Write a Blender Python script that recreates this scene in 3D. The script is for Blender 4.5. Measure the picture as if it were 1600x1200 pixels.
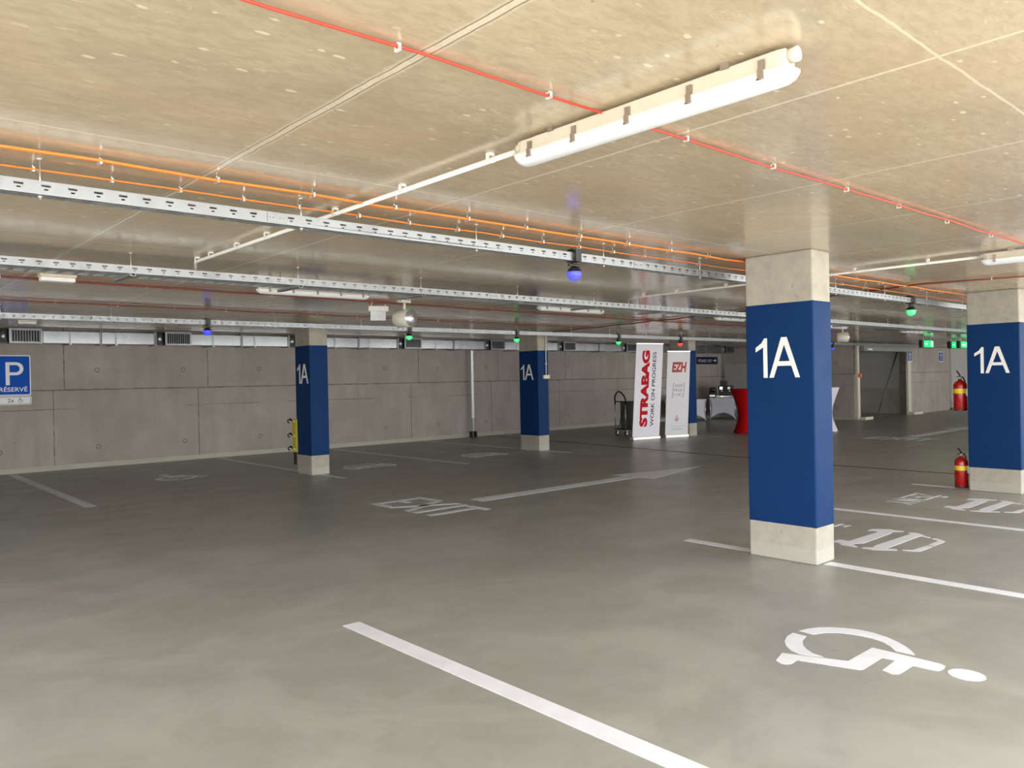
import bpy, bmesh, math, random
from mathutils import Vector, Matrix, Euler
random.seed(7)
for o in list(bpy.data.objects): bpy.data.objects.remove(o, do_unlink=True)
SC = bpy.context.scene
COL = SC.collection
H = 2.674          # ceiling height
EYE = 1.62
PI = math.pi

# ------------------------------------------------------------ camera
cam_d = bpy.data.cameras.new('camera'); cam = bpy.data.objects.new('camera', cam_d); COL.objects.link(cam)
cam_d.sensor_fit = 'HORIZONTAL'; cam_d.sensor_width = 36.0
cam_d.lens = 36.0 * 1226.04 / 1600.0
cam_d.clip_start = 0.02; cam_d.clip_end = 200
YAW, PIT, ROL = 0.72832, 0.0056, -0.01955
Fv = Vector((math.sin(YAW)*math.cos(PIT), math.cos(YAW)*math.cos(PIT), -math.sin(PIT)))
Rv = Vector((math.cos(YAW), -math.sin(YAW), 0)); Uv = Rv.cross(Fv)
R2 = Rv*math.cos(ROL) + Uv*math.sin(ROL); U2 = -Rv*math.sin(ROL) + Uv*math.cos(ROL)
M = Matrix((R2, U2, -Fv)).transposed().to_4x4(); M.translation = Vector((0, 0, EYE))
cam.matrix_world = M
SC.camera = cam

# ------------------------------------------------------------ colour management, world, daylight
SC.view_settings.view_transform = 'Standard'
try: SC.view_settings.look = 'None'
except Exception: pass
SC.view_settings.exposure = 0.52; SC.view_settings.gamma = 1.0; SC.view_settings.use_curve_mapping = False

W = bpy.data.worlds.new('world'); SC.world = W; W.use_nodes = True
W.node_tree.nodes['Background'].inputs[0].default_value = (0.75, 0.87, 1.0, 1)
W.node_tree.nodes['Background'].inputs[1].default_value = 0.55

def area(name, loc, rot, sx, sy, power, col):
    l = bpy.data.lights.new(name, 'AREA'); l.shape = 'RECTANGLE'; l.size = sx; l.size_y = sy
    l.energy = power; l.color = col
    o = bpy.data.objects.new(name, l); COL.objects.link(o); o.location = loc; o.rotation_euler = rot
    return o
# sun on the forecourt outside; the slab keeps it off the visible floor
sun_d = bpy.data.lights.new('sun', 'SUN'); sun_d.energy = 12.5; sun_d.angle = math.radians(1.0); sun_d.color = (1.0, 0.97, 0.92)
sun = bpy.data.objects.new('sun', sun_d); COL.objects.link(sun)
sun.rotation_euler = Vector((-.30, -.34, 1.0)).to_track_quat('Z', 'Y').to_euler()
# open sky over the two open sides behind the camera
area('open_sky', (6, -6.0, 5.2), (math.radians(52), 0, 0), 24, 5.0, 1700, (0.93, 0.96, 1.0))
area('open_sky_side', (-10.5, 1.0, 5.2), (math.radians(52), 0, math.radians(-90)), 18, 5.0, 3400, (0.93, 0.96, 1.0))
# bright surroundings beyond the forecourt, seen level through the openings
area('bright_surroundings', (15, -9.5, 1.7), (math.radians(90), 0, 0), 52, 3.4, 2900, (1.0, 0.98, 0.94))
area('bright_surroundings_side', (-13.5, 1.0, 1.7), (math.radians(88), 0, math.radians(-90)), 18, 3.2, 900, (1.0, 0.98, 0.94))

# ------------------------------------------------------------ mesh builder
class MB:
    def __init__(s): s.v = []; s.f = []; s.sm = []
    def add(s, vs, fs, smooth=False):
        b = len(s.v); s.v += [tuple(v) for v in vs]
        for f in fs: s.f.append(tuple(b+i for i in f)); s.sm.append(smooth)
        return s
    def box(s, x0, x1, y0, y1, z0, z1, m=None):
        vs = [Vector((x, y, z)) for z in (z0, z1) for x, y in ((x0, y0), (x1, y0), (x1, y1), (x0, y1))]
        if m is not None: vs = [m @ v for v in vs]
        return s.add(vs, [(3,2,1,0),(4,5,6,7),(0,1,5,4),(1,2,6,5),(2,3,7,6),(3,0,4,7)])
    def prism(s, poly, z0, z1, m=None):
        n = len(poly)
        a = sum(poly[i-1][0]*poly[i][1]-poly[i][0]*poly[i-1][1] for i in range(n))
        if a < 0: poly = poly[::-1]
        vs = [Vector((p[0], p[1], z0)) for p in poly] + [Vector((p[0], p[1], z1)) for p in poly]
        if m is not None: vs = [m @ v for v in vs]
        return s.add(vs, [tuple(range(n))[::-1], tuple(range(n, 2*n))] + [(i, (i+1) % n, n+(i+1) % n, n+i) for i in range(n)])
    def cyl(s, p0, p1, r, r1=None, seg=12, caps=True, smooth=True):
        p0, p1 = Vector(p0), Vector(p1); r1 = r if r1 is None else r1
        d = (p1-p0).normalized(); a = d.orthogonal().normalized(); b = d.cross(a)
        vs = []
        for p, q in ((p0, r), (p1, r1)):
            for i in range(seg):
                t = 2*PI*i/seg; vs.append(p + a*math.cos(t)*q + b*math.sin(t)*q)
        s.add(vs, [(i, (i+1) % seg, seg+(i+1) % seg, seg+i) for i in range(seg)], smooth)
        if caps:
            n = len(s.v)-2*seg
            s.f.append(tuple(n+i for i in range(seg))[::-1]); s.sm.append(False)
            s.f.append(tuple(n+seg+i for i in range(seg))); s.sm.append(False)
        return s
    def tube(s, pts, r, seg=8):
        P = [Vector(p) for p in pts]; n = len(P); vs = []; a = None
        for i, p in enumerate(P):
            d = (P[min(i+1, n-1)]-P[max(i-1, 0)]).normalized()
            if a is None: a = d.orthogonal().normalized()
            a = (a - d*a.dot(d)).normalized(); b = d.cross(a)
            for k in range(seg):
                t = 2*PI*k/seg; vs.append(p+a*math.cos(t)*r+b*math.sin(t)*r)
        fs = [(i*seg+k, i*seg+(k+1) % seg, (i+1)*seg+(k+1) % seg, (i+1)*seg+k) for i in range(n-1) for k in range(seg)]
        s.add(vs, fs, True); b0 = len(s.v)-len(vs)
        s.f.append(tuple(b0+i for i in range(seg))[::-1]); s.sm.append(False)
        s.f.append(tuple(b0+(n-1)*seg+i for i in range(seg))); s.sm.append(False)
        return s
    def lathe(s, prof, c=(0, 0, 0), m=None, seg=24):
        c = Vector(c); vs = []; n = len(prof)
        for r, z in prof:
            for k in range(seg):
                t = 2*PI*k/seg; v = Vector((r*math.cos(t), r*math.sin(t), z))
                if m is not None: v = m @ v
                vs.append(c+v)
        fs = [(i*seg+k, i*seg+(k+1) % seg, (i+1)*seg+(k+1) % seg, (i+1)*seg+k) for i in range(n-1) for k in range(seg)]
        return s.add(vs, fs, True)
    def build(s, name, mat, parent=None, bevel=0, solid=0, smooth_angle=None, at=None):
        me = bpy.data.meshes.new(name)
        off = Vector((0, 0, 0)) if at is None else Vector(at)
        p = parent
        while p is not None: off = off + Vector(p.location); p = p.parent
        me.from_pydata([tuple(Vector(v)-off) for v in s.v], [], s.f)
        for i, pl in enumerate(me.polygons): pl.use_smooth = s.sm[i]
        me.materials.append(mat); me.update()
        o = bpy.data.objects.new(name, me); COL.objects.link(o); o.parent = parent
        if at is not None: o.location = at
        if bevel:
            b = o.modifiers.new('bevel', 'BEVEL'); b.width = bevel; b.segments = 2; b.limit_method = 'ANGLE'
        if solid:
            b = o.modifiers.new('solid', 'SOLIDIFY'); b.thickness = solid; b.offset = 0
        return o

def tag(o, label=None, cat=None, group=None, kind=None):
    if label: o['label'] = label
    if cat: o['category'] = cat
    if group: o['group'] = group
    if kind: o['kind'] = kind
    return o
def thing(name, loc, label, cat, group=None, rz=0):
    o = bpy.data.objects.new(name, None); COL.objects.link(o); o.location = loc; o.rotation_euler = (0, 0, rz)
    o.empty_display_size = 0.1
    return tag(o, label, cat, group)
def copy_tree(o, parent=None):
    kids = [c for c in KIDS(o)]
    c = o.copy(); COL.objects.link(c)
    if parent is not None: c.parent = parent
    for k in kids: copy_tree(k, c)
    return c
def KIDS(o): return [c for c in bpy.data.objects if c.parent == o]

# ------------------------------------------------------------ materials
class NT:
    def __init__(s, name):
        s.m = bpy.data.materials.new(name); s.m.use_nodes = True; s.t = s.m.node_tree
        s.b = s.t.nodes['Principled BSDF']
        s.co = s.n('ShaderNodeTexCoord').outputs['Object']
    def n(s, t, **k):
        x = s.t.nodes.new(t)
        for a, b in k.items(): setattr(x, a, b)
        return x
    def put(s, sock, v):
        if v is None: return
        if hasattr(v, 'is_output'): s.t.links.new(v, sock)
        else:
            if hasattr(sock.default_value, '__len__') and len(sock.default_value) == 4 and len(v) == 3: v = (*v, 1)
            sock.default_value = v
    def math(s, op, a, b=None, c=None, clamp=False):
        x = s.n('ShaderNodeMath', operation=op, use_clamp=clamp)
        s.put(x.inputs[0], a); s.put(x.inputs[1], b); s.put(x.inputs[2], c); return x.outputs[0]
    def sep(s, v=None):
        x = s.n('ShaderNodeSeparateXYZ'); s.put(x.inputs[0], v or s.co); return x.outputs
    def map(s, scale=(1, 1, 1), rot=(0, 0, 0), loc=(0, 0, 0), v=None):
        x = s.n('ShaderNodeMapping'); s.put(x.inputs[0], v or s.co); x.inputs['Scale'].default_value = scale
        x.inputs['Rotation'].default_value = rot; x.inputs['Location'].default_value = loc; return x.outputs[0]
    def noise(s, scale, detail=4, rough=.55, dist=0, v=None, out='Fac'):
        x = s.n('ShaderNodeTexNoise'); s.put(x.inputs['Vector'], v or s.co); x.inputs['Scale'].default_value = scale
        x.inputs['Detail'].default_value = detail; x.inputs['Roughness'].default_value = rough
        x.inputs['Distortion'].default_value = dist; return x.outputs[out]
    def voro(s, scale, v=None, feature='F1', out='Distance', rnd=1):
        x = s.n('ShaderNodeTexVoronoi', feature=feature); s.put(x.inputs['Vector'], v or s.co)
        x.inputs['Scale'].default_value = scale; x.inputs['Randomness'].default_value = rnd; return x.outputs[out]
    def ramp(s, f, lo, hi, a=0., b=1.):
        x = s.n('ShaderNodeMapRange'); s.put(x.inputs[0], f); x.inputs[1].default_value = lo; x.inputs[2].default_value = hi
        x.inputs[3].default_value = a; x.inputs[4].default_value = b; return x.outputs[0]
    def mix(s, f, a, b, mode='MIX'):
        x = s.n('ShaderNodeMix', data_type='RGBA', blend_type=mode); s.put(x.inputs[0], f)
        s.put(x.inputs[6], a); s.put(x.inputs[7], b); return x.outputs[2]
    def bump(s, h, strength=.3, dist=.01):
        x = s.n('ShaderNodeBump'); s.put(x.inputs['Height'], h); x.inputs['Strength'].default_value = strength
        x.inputs['Distance'].default_value = dist; s.t.links.new(x.outputs[0], s.b.inputs['Normal'])
    def base(s, c): s.put(s.b.inputs['Base Color'], c)
    def rough(s, r): s.put(s.b.inputs['Roughness'], r)
    def line(s, coord, pos, w):   # 1 inside |coord-pos|<w
        d = s.math('ABSOLUTE', s.math('SUBTRACT', coord, pos)); return s.math('LESS_THAN', d, w)
    def soft(s, coord, pos, w):
        d = s.math('ABSOLUTE', s.math('SUBTRACT', coord, pos)); return s.ramp(d, w*.5, w*1.5, 1, 0)
def mx(nt, *a):
    r = a[0]
    for b in a[1:]: r = nt.math('MAXIMUM', r, b)
    return r

def plain(name, col, rough=.5, metal=0, spec=None, var=.08, scale=14, bump=0, emit=None, es=0, coat=0):
    t = NT(name); n = t.noise(scale, 3)
    k = t.ramp(n, .3, .7, 1-var, 1+var)
    c = t.n('ShaderNodeVectorMath', operation='SCALE'); c.inputs[0].default_value = col; t.put(c.inputs['Scale'], k)
    t.base(c.outputs[0]); t.rough(t.ramp(n, .3, .7, max(0, rough*.9), min(1, rough*1.1)))
    t.b.inputs['Metallic'].default_value = metal
    if spec is not None: t.b.inputs['Specular IOR Level'].default_value = spec
    if coat: t.b.inputs['Coat Weight'].default_value = coat
    if bump: t.bump(t.noise(scale*6, 2), bump, .002)
    if emit: t.b.inputs['Emission Color'].default_value = (*emit, 1); t.b.inputs['Emission Strength'].default_value = es
    return t.m

def ceiling_mat():
    t = NT('cast_ceiling_concrete'); X, Y, Z = t.sep()
    wv = t.noise(1.1, 5, .6, .5, v=t.map((.7, 1.25, 1)))
    base = t.mix(t.ramp(wv, .3, .72), (.48, .40, .28), (.66, .55, .40))
    f = t.noise(26, 4, .65, .4, v=t.map((.5, 1.2, 1)))
    base = t.mix(t.ramp(f, .36, .66, 0, .4), base, (.36, .285, .19))
    # pale curled scratches left by the formwork
    a = t.noise(9, 3, .6, 1.6, v=t.map((.55, 1.7, 1), (0, 0, .25)))
    gate = t.ramp(t.noise(2.2, 2), .44, .62)
    w = t.math('MULTIPLY', t.ramp(t.math('ABSOLUTE', t.math('SUBTRACT', a, .60)), .003, .012, 1, 0), gate)
    a2 = t.noise(15, 2, .5, .8, v=t.map((.4, 1.6, 1), (0, 0, -.35)))
    w2 = t.math('MULTIPLY', t.ramp(a2, .70, .745), .9)
    base = t.mix(t.math('MULTIPLY', t.math('MAXIMUM', w, w2), .55), base, (.78, .67, .50))
    fl = t.voro(9, v=t.map((.62, 1.25, 1), (0, 0, .12))); fs = t.ramp(t.noise(1.6, 3), .32, .50)
    base = t.mix(t.math('MULTIPLY', t.ramp(t.math('ADD', fl, t.math('MULTIPLY', t.noise(34, 3), .22)), .205, .235, 1, 0), t.math('MULTIPLY', fs, .8)), base, (.84, .74, .58))
    tn = t.noise(1.3, 4, .6, .5, v=t.map((.7, 1.3, 1), (0, 0, 0), (5, 2, 0))); base = t.mix(t.ramp(tn, .5, .68, 0, .35), base, (.56, .40, .27))
    d = t.ramp(t.noise(19, 2, .6, 0, v=t.map((1, 1, 1), (0, 0, 1))), .74, .78)
    base = t.mix(t.math('MULTIPLY', d, .5), base, (.18, .14, .10))
    # joints between the form panels
    wob = t.math('MULTIPLY', t.math('SUBTRACT', t.noise(5, 3), .5), .02)
    xw = t.math('ADD', X, wob); yw = t.math('ADD', Y, wob)
    edge = t.noise(40, 3, .7)
    J = mx(t, t.soft(xw, 1.49, .024), *[t.soft(xw, p, .008) for p in (2.835, 4.19, 5.5, 6.85, 8.2, 9.55, 10.9, 12.3, 14.2, 16.5, 18.6)],
           t.soft(yw, 1.0, .005), *[t.soft(yw, p, .008) for p in (3.585, 6.24, 8.9, 11.6, 14.2)])
    dark = mx(t, t.line(xw, 1.474, .003), t.line(xw, 1.506, .003))
    base = t.mix(t.math('MULTIPLY', J, t.ramp(edge, .3, .6, .6, 1)), base, (.80, .71, .56))
    base = t.mix(t.math('MULTIPLY', dark, .8), base, (.18, .14, .10))
    # smooth grey skim patch round the near column head
    px = t.math('MULTIPLY', t.math('GREATER_THAN', X, 5.46), t.math('LESS_THAN', X, 6.68))
    py = t.math('MULTIPLY', t.math('GREATER_THAN', Y, 2.28), t.math('LESS_THAN', Y, 3.7))
    base = t.mix(t.math('MULTIPLY', t.math('MULTIPLY', px, py), .45), base, (.52, .47, .38))
    t.base(base)
    t.rough(t.ramp(t.noise(3.5, 4, .6, v=t.map((.5, 1.6, 1))), .3, .7, .12, .22))
    t.b.inputs['Specular IOR Level'].default_value = .55
    h = t.math('ADD', t.math('MULTIPLY', t.noise(2.2, 3, .5), 1.0), t.math('MULTIPLY', J, .35))
    t.bump(h, .045, .02)
    return t.m

def floor_mat():
    t = NT('grey_green_floor_coating'); X, Y, Z = t.sep()
    big = t.noise(.45, 4, .6, .6)
    base = t.mix(t.ramp(big, .3, .7), (.298, .300, .275), (.360, .362, .336))
    st = t.noise(1.2, 4, .5, .3, v=t.map((.6, 1.5, 1), (0, 0, .5)))
    base = t.mix(t.ramp(st, .42, .72, 0, .25), base, (.24, .233, .20))
    # dusty paler sweeps where tyres turned
    r = t.math('SQRT', t.math('ADD', t.math('POWER', t.math('SUBTRACT', X, -3.2), 2), t.math('POWER', t.math('SUBTRACT', Y, 1.4), 2)))
    band = mx(t, t.ramp(t.math('ABSOLUTE', t.math('SUBTRACT', r, 4.05)), .12, .24, 1, 0), t.ramp(t.math('ABSOLUTE', t.math('SUBTRACT', r, 3.5)), .08, .16, 1, 0))
    base = t.mix(t.math('MULTIPLY', t.math('MULTIPLY', band, t.ramp(t.noise(2.4, 3), .35, .65)), .22), base, (.38, .38, .35))
    mt_ = t.noise(5, 5, .6, .6); base = t.mix(t.ramp(mt_, .42, .64, 0, .45), base, (.262, .26, .232))
    pt = t.noise(1.1, 5, .62, .8, v=t.map((1, 1, 1), (0, 0, 0), (7, 3, 0))); base = t.mix(t.ramp(pt, .48, .60, 0, .45), base, (.40, .405, .375))
    sp = t.math('GREATER_THAN', t.noise(48, 2, .5), .83)
    base = t.mix(t.math('MULTIPLY', sp, .6), base, (.09, .08, .07))
    t.base(base)
    t.rough(t.ramp(t.noise(2.0, 3, .5, .2, v=t.map((.6, 1.3, 1), (0, 0, .5))), .3, .75, .30, .42))
    t.b.inputs['Specular IOR Level'].default_value = .34
    t.bump(t.math('ADD', t.math('MULTIPLY', t.noise(230, 2, .6), .4), t.noise(70, 2, .5)), .10, .004)
    return t.m

def wall_mat(along='x'):
    t = NT('cast_wall_concrete'); X, Y, Z = t.sep(); A = X if along == 'x' else Y
    big = t.noise(.8, 4, .6, .4)
    base = t.mix(t.ramp(big, .3, .7), (.30, .268, .242), (.42, .382, .352))
    vs = t.noise(3.2, 4, .6, v=t.map((1.3, 1.3, .25)))
    base = t.mix(t.ramp(vs, .4, .75, 0, .45), base, (.26, .235, .21))
    f = t.noise(30, 4, .7); base = t.mix(t.ramp(f, .35, .7, 0, .25), base, (.46, .43, .39))
    hi = t.math('GREATER_THAN', Z, 1.585)
    wob = t.math('MULTIPLY', t.math('SUBTRACT', t.noise(6, 3), .5), .02)
    Aw = t.math('ADD', A, wob); Zw = t.math('ADD', Z, wob)
    def per(off, p): return t.math('PINGPONG', t.math('SUBTRACT', Aw, off), p)
    up = t.math('MULTIPLY', t.math('LESS_THAN', per(3.75, 2.85/2), .010), hi)
    lo = t.math('MULTIPLY', t.math('LESS_THAN', per(3.55, 2.83/2), .009), t.math('SUBTRACT', 1.0, hi))
    h1 = t.soft(Zw, 1.585, .012); h2 = t.math('MULTIPLY', t.soft(Zw, 1.205, .006), t.ramp(t.noise(.6, 2), .45, .55))
    J = mx(t, up, lo, h1, h2)
    base = t.mix(t.math('MULTIPLY', J, t.ramp(t.noise(9, 3), .3, .6, .35, .95)), base, (.11, .092, .075))
    # tie-cone plugs
    ca = t.math('PINGPONG', t.math('SUBTRACT', A, 4.35), .86); holes = None
    for zz in (.42, 1.98):
        r = t.math('SQRT', t.math('ADD', t.math('POWER', ca, 2), t.math('POWER', t.math('SUBTRACT', Z, zz), 2)))
        g = t.math('MULTIPLY', t.math('LESS_THAN', r, .05), t.math('GREATER_THAN', r, .032))
        holes = g if holes is None else t.math('MAXIMUM', holes, g)
    base = t.mix(t.math('MULTIPLY', holes, .7), base, (.12, .10, .085))
    pit = t.ramp(t.noise(11, 2, .5), .75, .79); base = t.mix(t.math('MULTIPLY', pit, .6), base, (.10, .085, .07))
    t.base(base); t.rough(.82)
    t.bump(t.math('SUBTRACT', t.math('MULTIPLY', t.noise(24, 4), .3), J), .35, .01)
    return t.m

def column_mat():
    t = NT('column_concrete'); X, Y, Z = t.sep()
    n = t.noise(7, 5, .65); f = t.noise(60, 3, .7)
    base = t.mix(t.ramp(n, .3, .7), (.31, .288, .242), (.42, .392, .333))
    base = t.mix(t.ramp(f, .4, .7, 0, .35), base, (.40, .37, .32))
    st = t.ramp(t.noise(9, 3, .6, .8, v=t.map((1, 1, 1), (0, 0, 0), (3, 1, 4))), .66, .72)
    base = t.mix(t.math('MULTIPLY', st, .6), base, (.16, .14, .12))
    foot = t.ramp(Z, .12, .135, 1, 0)
    base = t.mix(t.math('MULTIPLY', foot, .6), base, (.42, .42, .37))
    t.base(base); t.rough(.7); t.bump(t.noise(70, 3), .2, .004)
    return t.m

def galv_mat(name, lo=.42, hi=.60, rough=.34, banded=0):
    t = NT(name); n = t.voro(26, out='Color'); s = t.sep(n)[0]
    m = t.noise(5, 3); k = t.math('ADD', t.math('MULTIPLY', s, .35), t.math('MULTIPLY', m, .65))
    if banded:
        b = t.noise(banded, 3, .6, v=t.map((1, .02, .02))); k = t.math('ADD', t.math('MULTIPLY', k, .4), t.math('MULTIPLY', b, .6))
    t.base(t.mix(k, (lo*.94, lo, lo*1.06), (hi*.96, hi, hi*1.04)))
    t.rough(t.ramp(k, .2, .8, rough*.75, rough*1.3)); t.b.inputs['Metallic'].default_value = .85
    t.bump(m, .06, .01)
    return t.m

def paint_mat():
    t = NT('worn_white_marking_paint'); n = t.noise(4, 5, .65)
    base = t.mix(t.ramp(n, .35, .7), (.70, .72, .80), (.80, .82, .89))
    scuff = t.math('MULTIPLY', t.ramp(t.noise(14, 4, .7, 1.0, v=t.map((1, .35, 1))), .60, .72), t.ramp(t.noise(1.3, 2), .55, .65))
    base = t.mix(t.math('MULTIPLY', scuff, .4), base, (.50, .52, .55))
    t.base(base); t.rough(.5); t.bump(t.noise(180, 2), .12, .003)
    return t.m

def globe_mat(name, c1, c2):
    t = NT(name); v = t.voro(26); k = t.ramp(v, .1, .55)
    t.base(t.mix(k, c1, c2)); t.rough(.2); t.b.inputs['Specular IOR Level'].default_value = .25
    col = t.mix(k, c2, c1); t.put(t.b.inputs['Emission Color'], col)
    t.put(t.b.inputs['Emission Strength'], t.ramp(t.noise(20, 3), .35, .7, .3, 1.1))
    return t.m

MC = ceiling_mat(); MF = floor_mat(); MW = wall_mat('x'); MWY = wall_mat('y'); MCOL = column_mat(); MP = paint_mat()
BLUE = plain('column_blue_paint', (.004, .031, .118), .5, var=.05, scale=3, bump=.1, spec=.10)
LETTER = plain('white_lettering_film', (.82, .82, .80), .5, var=.02)
GALV = galv_mat('galvanised_steel', .28, .40, .45)
DUCT = galv_mat('galvanised_duct_sheet', .24, .50, .32, banded=3.0)
GALVD = galv_mat('galvanised_channel', .40, .55, .4)
SKIRT = plain('skirting_coating', (.40, .385, .315), .45, var=.06, scale=3)
WHITEP = plain('white_plastic', (.70, .69, .65), .45, var=.03)
CREAM = plain('cream_plastic_housing', (.62, .57, .47), .42, var=.03)
DIFF = plain('opal_diffuser', (.70, .72, .76), .4, var=.01, emit=(1, 1, 1), es=.03)
STEELC = plain('dull_clip_steel', (.30, .25, .20), .45, metal=.6)
ORANGE = plain('orange_cable_sheath', (.85, .24, .04), .45, var=.06)
RED = plain('red_cable_sheath', (.62, .055, .03), .45, var=.06)
RUST = plain('brown_red_cable_sheath', (.20, .05, .03), .55, var=.15)
BLACK = plain('black_plastic', (.012, .012, .013), .4)
CABLE = plain('black_cable_sheath', (.02, .02, .022), .5)
JOINT = plain('black_joint_filler', (.03, .028, .025), .7)
REDP = plain('extinguisher_red', (.36, .006, .008), .28, coat=.2)
YELL = plain('yellow_label', (.75, .55, .02), .45)
YPAINT = plain('olive_yellow_paint', (.52, .44, .02), .5)
SIGNB = plain('sign_blue', (.002, .085, .50), .5, var=.02, spec=.12)
SIGNN = plain('navy_sign_face', (.008, .010, .04), .5, spec=.15)
SIGNW = plain('sign_white', (.82, .83, .84), .4, var=.02)
INK = plain('dark_ink', (.02, .02, .03), .6, spec=.1)
INKG = plain('grey_ink', (.20, .20, .22), .5)
INKR = plain('red_ink', (.48, .008, .016), .6, spec=.1)
INKP = plain('faded_red_ink', (.42, .08, .07), .6, spec=.1)
BANNER = plain('white_banner_film', (.74, .73, .80), .5, var=.03, scale=2)
BANNERG = plain('pale_grey_banner_film', (.66, .66, .70), .5, var=.03, scale=2)
ALU = plain('brushed_aluminium', (.72, .72, .72), .35, metal=.8)
CLOTHW = plain('white_stretch_fabric', (.62, .62, .72), .8, var=.04)
CLOTHR = plain('red_stretch_fabric', (.34, .002, .004), .85, spec=.1, var=.05)
GREYC = plain('grey_plastic_crate', (.10, .105, .10), .5)
CHROME = plain('chrome', (.85, .85, .85), .12, metal=1)
PALEW = plain('pale_painted_wall', (.42, .42, .42), .7, var=.04, scale=2)
POSTM = plain('off_white_post_paint', (.60, .57, .48), .55, var=.06, scale=5)
SPKR = plain('speaker_grey_paint', (.58, .56, .50), .45)
SPKG = plain('speaker_metal_grille', (.42, .42, .45), .3, metal=.7)
GREENE = plain('lit_green_panel', (.005, .40, .12), .5, emit=(.003, .70, .16), es=.95, var=.02)
GREENW = plain('lit_white_pictogram', (.8, .9, .8), .4, emit=(.45, 1, .6), es=.8, var=.02)
SLAT = plain('dark_grille_blade', (.16, .17, .18), .4, metal=.5)
MIDGREY = plain('mid_grey_lintel_steel', (.28, .31, .32), .45, metal=.3)
ORB = plain('orange_call_box', (.75, .12, .03), .5)
G_BLUE = globe_mat('blue_globe', (.01, .03, .9), (.12, .12, 1.0))
G_GREEN = globe_mat('green_globe', (.01, .60, .14), (.15, .95, .35))
G_RED = globe_mat('red_globe', (.9, .01, .02), (1.0, .15, .15))

# ============================================================ THE SETTING
def struct(name, mb, mat, **k):
    o = mb.build(name, mat, **k); o['kind'] = 'structure'; return o
XL, XR = -4.5, 46.0
struct('floor', MB().box(XL, XR, -1.6, 17.6, -.25, 0), MF)
struct('ground', MB().box(XL-12, XR+4, -13, -1.6, -.25, -.004).box(XL-12, XL, -1.6, 12, -.25, -.004), plain('pale_paving', (.50, .46, .39), .8, var=.1, scale=2, bump=.2))
struct('ceiling', MB().box(XL, XR, -1.3, 15.25, H, H+.45).box(XL, XR, 15.25, 17.6, 3.02, H+.45), MC)
struct('wall_back', MB().box(XL, XR, 17.6, 17.9, -.25, 3.12), MW)
struct('wall_left', MB().box(XL-.3, XL, 7.5, 17.9, -.25, 3.12), MWY)
struct('wall_end', MB().box(XR, XR+.3, -1.6, 17.9, -.25, 3.12), MWY)
struct('wall_right', MB().box(26.75, 27.0, 12.3, 17.6, 0, H), MWY)
wf = MB(); wf.box(31.35, XR, 12.3, 12.55, 0, H); wf.box(27.0, 31.35, 12.3, 12.55, 2.5, H)
struct('wall_far', wf, MW)
struct('wall_recess', MB().box(31.6, 31.8, 12.55, 17.6, 0, H), MWY)
struct('wall_partition', MB().box(35.45, XR, 12.22, 12.3, .06, H-.02), PALEW)
struct('trim_1', MB().box(26.70, 26.75, 13.7, 17.4, 0.02, 2.05), PALEW)      # lighter painted dado on the right wall
struct('baseboard_back', MB().prism([(XL, 17.6), (XL, 17.585), (26.75, 17.585), (26.75, 17.6)], 0, .10), SKIRT)
struct('baseboard_right', MB().box(26.69, 26.70, 12.35, 17.58, 0, .09), SKIRT)
struct('trim_2', MB().prism([(13.33, -1.5), (13.40, -1.5), (13.43, 6.5), (14.23, 13.0), (14.71, 17.58), (14.64, 17.58), (14.16, 13.0), (13.36, 6.5)], 0, .002), JOINT)  # movement joint

# ============================================================ COLUMNS
ONE = [(.074, 0), (.112, 0), (.112, .348), (.086, .348), (.056, .305), (.0, .268), (.0, .228), (.074, .270)]
def letter_A(w, h, t=.041):
    o = w*.5
    # left limb, right limb and bar as one outline with the counter left open
    y1 = h-.062
    L = [(0, 0), (t, 0), (o, y1), (o, h), (o-.026, h)]
    Rr = [(w, 0), (o+.026, h), (o, h), (o, y1), (w-t, 0)]
    uf = lambda v: t+(o-t)*v/y1
    B = [(uf(.102), .102), (w-uf(.102), .102), (w-uf(.142), .142), (uf(.142), .142)]
    return [L, Rr, B]
def on_face(axis, p, zc):     # matrix: local u -> along face to the right, v -> up, w -> outward
    if axis == '-x': m = Matrix(((0, 0, -1, p[0]), (-1, 0, 0, p[1]), (0, 1, 0, zc), (0, 0, 0, 1)))
    if axis == '-y': m = Matrix(((1, 0, 0, p[0]), (0, 0, -1, p[1]), (0, 1, 0, zc), (0, 0, 0, 1)))
    return m
def column(x0, y0, w, d, label, text=None, zb=(.31, 2.245)):
    o = thing('concrete_column', (x0+w/2, y0+d/2, 0), label, 'column', 'concrete columns with blue painted bands')
    MB().box(x0, x0+w, y0, y0+d, 0, H).build('shaft', MCOL, o, bevel=.014)
    e = .003
    MB().box(x0-e, x0+w+e, y0-e, y0+d+e, zb[0], zb[1]).build('painted_band', BLUE, o, bevel=.014)
    if text:
        m = on_face('-x', (x0-e, text[0]), text[1])
        one = MB().prism(ONE, 0, .004, m).build('painted_number', LETTER, o)
        a = MB()
        for q in letter_A(.285, .35): a.prism([(u+.130, v) for u, v in q], 0, .004, m)
        a.build('painted_letter', LETTER, o)
    return o
main = column(6.29, 3.235, .315, .635, 'nearest blue banded concrete column marked 1A, right of centre', (3.773, 1.592))
rightc = column(11.66, 3.20, .315, .62, 'blue banded concrete column marked 1A with fire extinguishers behind it', (3.729, 1.582))
leftc = column(6.53, 12.65, .35, .55, 'blue banded concrete column marked 1A with yellow rack on its side', (13.12, 1.62), (.34, 2.30))
midc = column(12.16, 12.75, .32, .62, 'blue banded concrete column marked 1A with thin conduit and switch box', (13.312, 1.605), (.34, 2.27))
farc = column(17.62, 12.60, .34, .62, 'far blue banded concrete column standing behind the pale grey banner', None, (.34, 2.32))

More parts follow.
